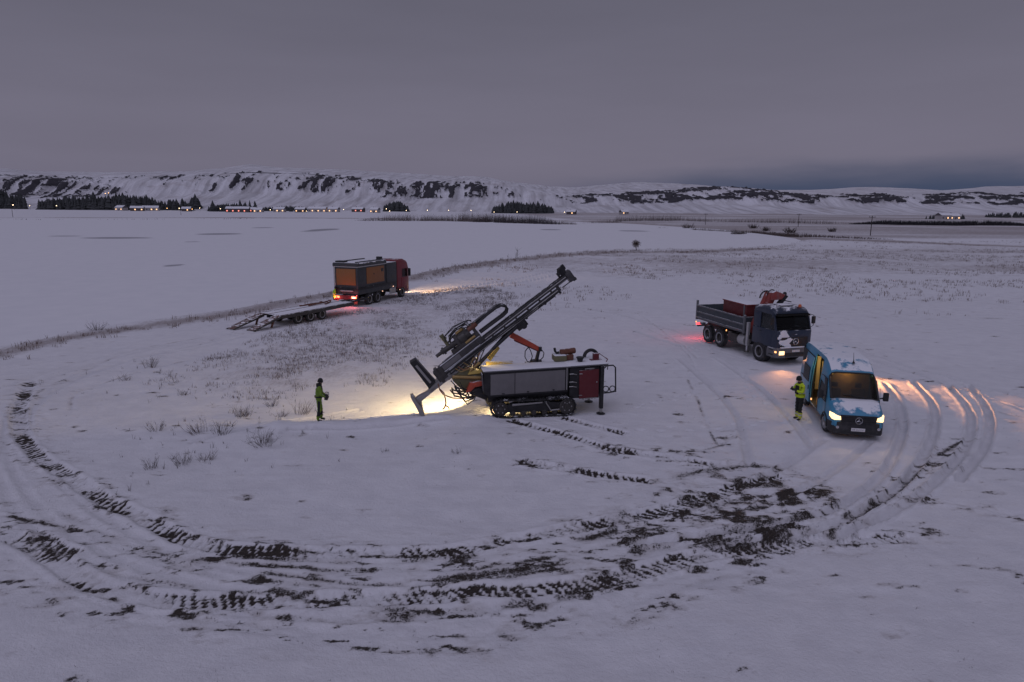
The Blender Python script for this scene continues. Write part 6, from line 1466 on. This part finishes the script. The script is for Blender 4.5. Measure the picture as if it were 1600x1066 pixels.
LAMPS = [
    ('leftmost white lamp glowing at the far left edge of the valley', -0.7174, 840, -0.3, 1.6, 1),
    ('second from left white lamp glowing at the far left edge of the valley', -0.6943, 840, -0.9, 0.8, 1),
    ('rightmost white lamp glowing at the far left edge of the valley', -0.6556, 840, -0.7, 0.9, 1),
    ('leftmost warm yellow lamp glowing high on the slope above the left plantation', -0.5836, 1010, 16.2, 1.2, 0),
    ('rightmost warm yellow lamp glowing high on the slope above the left plantation', -0.579, 1010, 17.1, 1.0, 0),
    ('leftmost white lamp glowing below the left plantation', -0.567, 840, -4.0, 0.8, 1),
    ('second from left white lamp glowing below the left plantation', -0.5633, 840, -3.9, 1.2, 1),
    ('third from left white lamp glowing below the left plantation', -0.5338, 840, -2.2, 1.0, 1),
    ('fourth from left white lamp glowing below the left plantation', -0.5172, 840, -2.2, 0.9, 1),
    ('rightmost warm yellow lamp glowing below the left plantation', -0.497, 840, -2.8, 0.8, 0),
    ('leftmost white lamp glowing left of the village wood', -0.4794, 840, -2.7, 1.2, 1),
    ('second from left warm yellow lamp glowing left of the village wood', -0.461, 840, -3.3, 0.9, 0),
    ('rightmost white lamp glowing left of the village wood', -0.4499, 840, -1.8, 0.8, 1),
    ('leftmost white lamp glowing in front of the village wood', -0.4204, 840, -2.4, 0.9, 1),
    ('second from left warm yellow lamp glowing in front of the village wood', -0.4048, 840, -3.8, 0.9, 0),
    ('third from left warm yellow lamp glowing in front of the village wood', -0.3882, 840, -6.7, 0.9, 0),
    ('fourth from left warm yellow lamp glowing in front of the village wood', -0.3716, 840, -2.8, 1.0, 0),
    ('rightmost warm yellow lamp glowing in front of the village wood', -0.3679, 840, -4.3, 1.5, 0),
    ('leftmost white lamp glowing in the village between wood and lit hall', -0.3486, 840, -3.5, 1.0, 1),
    ('second from left white lamp glowing in the village between wood and lit hall', -0.3375, 840, -2.6, 0.9, 1),
    ('third from left warm yellow lamp glowing in the village between wood and lit hall', -0.3043, 840, -4.0, 1.3, 0),
    ('rightmost white lamp glowing in the village between wood and lit hall', -0.297, 840, -4.7, 1.0, 1),
    ('leftmost white lamp glowing around the brightest lit hall', -0.2877, 840, -5.4, 1.0, 1),
    ('second from left warm yellow lamp glowing around the brightest lit hall', -0.273, 840, -6.8, 1.5, 0),
    ('rightmost warm yellow lamp glowing around the brightest lit hall', -0.2656, 840, -2.2, 0.8, 0),
    ('leftmost white lamp glowing in the valley middle left of the spruce block', -0.2435, 840, -2.9, 0.8, 1),
    ('second from left white lamp glowing in the valley middle left of the spruce block', -0.2233, 840, -1.2, 1.0, 1),
    ('third from left white lamp glowing in the valley middle left of the spruce block', -0.2177, 840, -1.2, 1.0, 1),
    ('rightmost white lamp glowing in the valley middle left of the spruce block', -0.1993, 840, -4.1, 1.2, 1),
    ('leftmost white lamp glowing beside the short spruce block', -0.1818, 840, -1.7, 0.9, 1),
    ('second from left white lamp glowing beside the short spruce block', -0.1772, 840, -4.4, 0.9, 1),
    ('rightmost white lamp glowing beside the short spruce block', -0.1532, 840, -3.1, 0.8, 1),
    ('leftmost white lamp glowing along the bare thicket in the valley middle', -0.1229, 840, -2.9, 0.8, 1),
    ('second from left white lamp glowing along the bare thicket in the valley middle', -0.0925, 840, -2.7, 0.8, 1),
    ('rightmost white lamp glowing along the bare thicket in the valley middle', -0.0602, 840, -2.6, 0.8, 1),
    ('leftmost white lamp glowing below the broad wood', -0.0271, 840, -3.9, 0.8, 1),
    ('second from left white lamp glowing below the broad wood', 0.0061, 840, -3.7, 0.8, 1),
    ('third from left warm yellow lamp glowing below the broad wood', 0.0318, 840, -6.6, 0.8, 0),
    ('fourth from left white lamp glowing below the broad wood', 0.0484, 840, -6.9, 0.9, 1),
    ('fifth from left white lamp glowing below the broad wood', 0.0558, 840, -11.0, 1.2, 1),
    ('rightmost white lamp glowing below the broad wood', 0.0742, 840, -4.1, 0.9, 1),
    ('leftmost warm yellow lamp glowing at the farm on the far right', 0.6187, 690, -8.4, 0.9, 0),
    ('second from left warm yellow lamp glowing at the farm on the far right', 0.6279, 690, -9.0, 0.8, 0),
    ('rightmost white lamp glowing at the farm on the far right', 0.6665, 690, -8.8, 1.5, 1),
]

for k, (name, lab, cx0, cx1, y0, y1, n, h0, h1) in enumerate(WOODS):
    r2 = random.Random(200 + k); b = MB()
    for j in range(n):
        f = r2.random(); yy = r2.uniform(y0, y1); x = (cx0 + (cx1 - cx0) * f) * yy
        env = (.5 + .45 * math.sin(PI * min(1, max(0, f * .9 + .08)))) * (.55 + .8 * dens(x, yy, 16))
        if dens(x + 500, yy, 11) < .34: continue
        spruce_geo(b, x, yy, hz(x, yy) - .3 + max(0, yy - 930) * .20, r2.uniform(h0, h1) * env * .88, k * 1000 + j)
    o = b.build(name, 'spruce_dark', None, 0, 0); tag(o, lab, 'wood', None, 'stuff')
for k, (lab, bx_, yy, h) in enumerate(SPRUCES):
    x = bx_ * yy; t_ = empty('spruce_tree', (x, yy, hz(x, yy))); tag(t_, lab, 'tree', 'spruces by the village')
    MB().cyl((0, 0, -.2), (0, 0, h * .3), .25, .15, 6).build('trunk', 'dark_twig', t_)
    b = MB(); spruce_geo(b, 0, 0, 0, h, 900 + k); spruce_geo(b, 0, 0, h * .06, h * .92, 950 + k); b.build('crown', 'spruce_dark', t_, 0, 0)
def thicket(name, lab, mat, path, n, h0, h1, depth, w):
    v, f = [], []; r2 = random.Random(n)
    P = np.array(path); L = np.concatenate([[0], np.cumsum(np.hypot(*np.diff(P, axis=0).T))])
    for j in range(n):
        s = r2.random() * L[-1]; x, y = np.interp(s, L, P[:, 0]), np.interp(s, L, P[:, 1]) + r2.uniform(-depth, depth)
        if dens(x, y, 14) < .36: continue
        h = r2.uniform(h0, h1) * (.5 + dens(x, y, 30)) * (.35 + .65 * min(1, 5 * min(s, L[-1] - s) / L[-1])); ww = w * r2.uniform(.6, 1.4); ln = r2.gauss(0, h * .18); a = r2.uniform(0, PI); z = hz(x, y) - .2; i = len(v)
        v += [(x - ww * math.cos(a), y - ww * math.sin(a), z), (x + ww * math.cos(a), y + ww * math.sin(a), z), (x + ln, y, z + h)]; f.append((i, i + 1, i + 2))
    me = bpy.data.meshes.new(name); me.from_pydata(v, [], f); me.update(); me.materials.append(MAT[mat])
    tag(link(name, me), lab, 'thicket', None, 'stuff')
for a in THICKETS: thicket(*a)
paint('pole_wood', (0.05, 0.04, 0.035), 0.8, dirt=0.1)
for lab, x, y, h in POLES:
    p_ = empty('power_pole', (x, y, hz(x, y))); tag(p_, lab, 'pole', 'power poles across the valley')
    MB().cyl((0, 0, -.3), (0, 0, h), .16, .12, 7).build('post', 'pole_wood', p_)
    MB().box((0, 0, h - .5), (2.4, .16, .18)).build('crossarm', 'pole_wood', p_)
    for xx in (-1.0, 0, 1.0): MB().cyl((xx, 0, h - .4), (xx, 0, h - .1), .07, .05, 6).build('insulator', 'pole_wood', p_)
paint('house_wall', (0.42, 0.40, 0.40), 0.8, dirt=0.2)
paint('house_dark', (0.10, 0.08, 0.08), 0.8, dirt=0.2)
paint('house_roof', (0.10, 0.09, 0.10), 0.7, snow=0.95, dirt=0.1)
lamp_mat('lit_window', (1.0, 0.55, 0.22), 1.6); lamp_mat('lit_sign', (1.0, 0.22, 0.12), 1.5)
lamp_mat('street_bulb', (1.0, 0.50, 0.18), 7.0); lamp_mat('white_bulb', (1.0, 0.74, 0.46), 7.0)
for k, (lab, bx_, yy, w, d_, h, col, lit) in enumerate(HOUSES):
    x = bx_ * yy; o = empty('house', (x, yy, hz(x, yy)), (0, 0, R((k * 37) % 40 - 20))); tag(o, lab, 'house', 'houses of the village')
    MB().bx(-w / 2, w / 2, -d_ / 2, d_ / 2, -.5, h).build('wall', col, o)
    rf = MB().prism([(-d_ / 2 - .4, h), (d_ / 2 + .4, h), (0, h + d_ * .32)], -w / 2 - .4, w / 2 + .4, 'x').build('roof', 'house_roof', o)
    MB().bx(-w * .2, -w * .2 + .7, -.3, .4, h + d_ * .2, h + d_ * .32 + .7).build('chimney', col, rf)
    MB().bx(-.5, .5, -d_ / 2 - .08, -d_ / 2 - .01, 0, 2.1).build('door', 'house_dark', o)
    nw = max(2, int(w / 3.2))
    for j in range(nw):
        xx = -w / 2 + w * (j + .5) / nw
        if abs(xx) < .9: xx += 1.6
        wd = MB().bx(xx - .7, xx + .7, -d_ / 2 - .08, -d_ / 2 - .01, 1.0, 2.3).build('window', lit if (j + k) % 2 == 0 else 'house_dark', o)
paint('lamp_post', (0.12, 0.12, 0.12), 0.6, 0.4, dirt=0.1)
pm_ = MB().cyl((0, 0, -.3), (0, 0, 6.0), .09, .06, 6).cyl((0, 0, 5.9), (0, -1.0, 6.2), .05, .04, 6).mesh('post', 'lamp_post')
def bulb_mesh(m): return MB().lathe([(0, -.34), (.34, -.2), (.42, 0), (.3, .2), (0, .26)], (0, -1.0, 6.0), (0, 0, 1), 8).mesh('lamp_head', m)
bm1, bm2 = bulb_mesh('street_bulb'), bulb_mesh('white_bulb')
for k, (lab, bx_, yy, up, s, wh) in enumerate(LAMPS):
    x = bx_ * yy; o = empty('street_lamp', (x, yy, hz(x, yy) + up)); tag(o, lab, 'street lamp', 'lit lamps of the village'); o.scale = (s, s, 1.0)
    link('post', pm_, o); h_ = link('lamp_head', bm2 if wh else bm1, o)
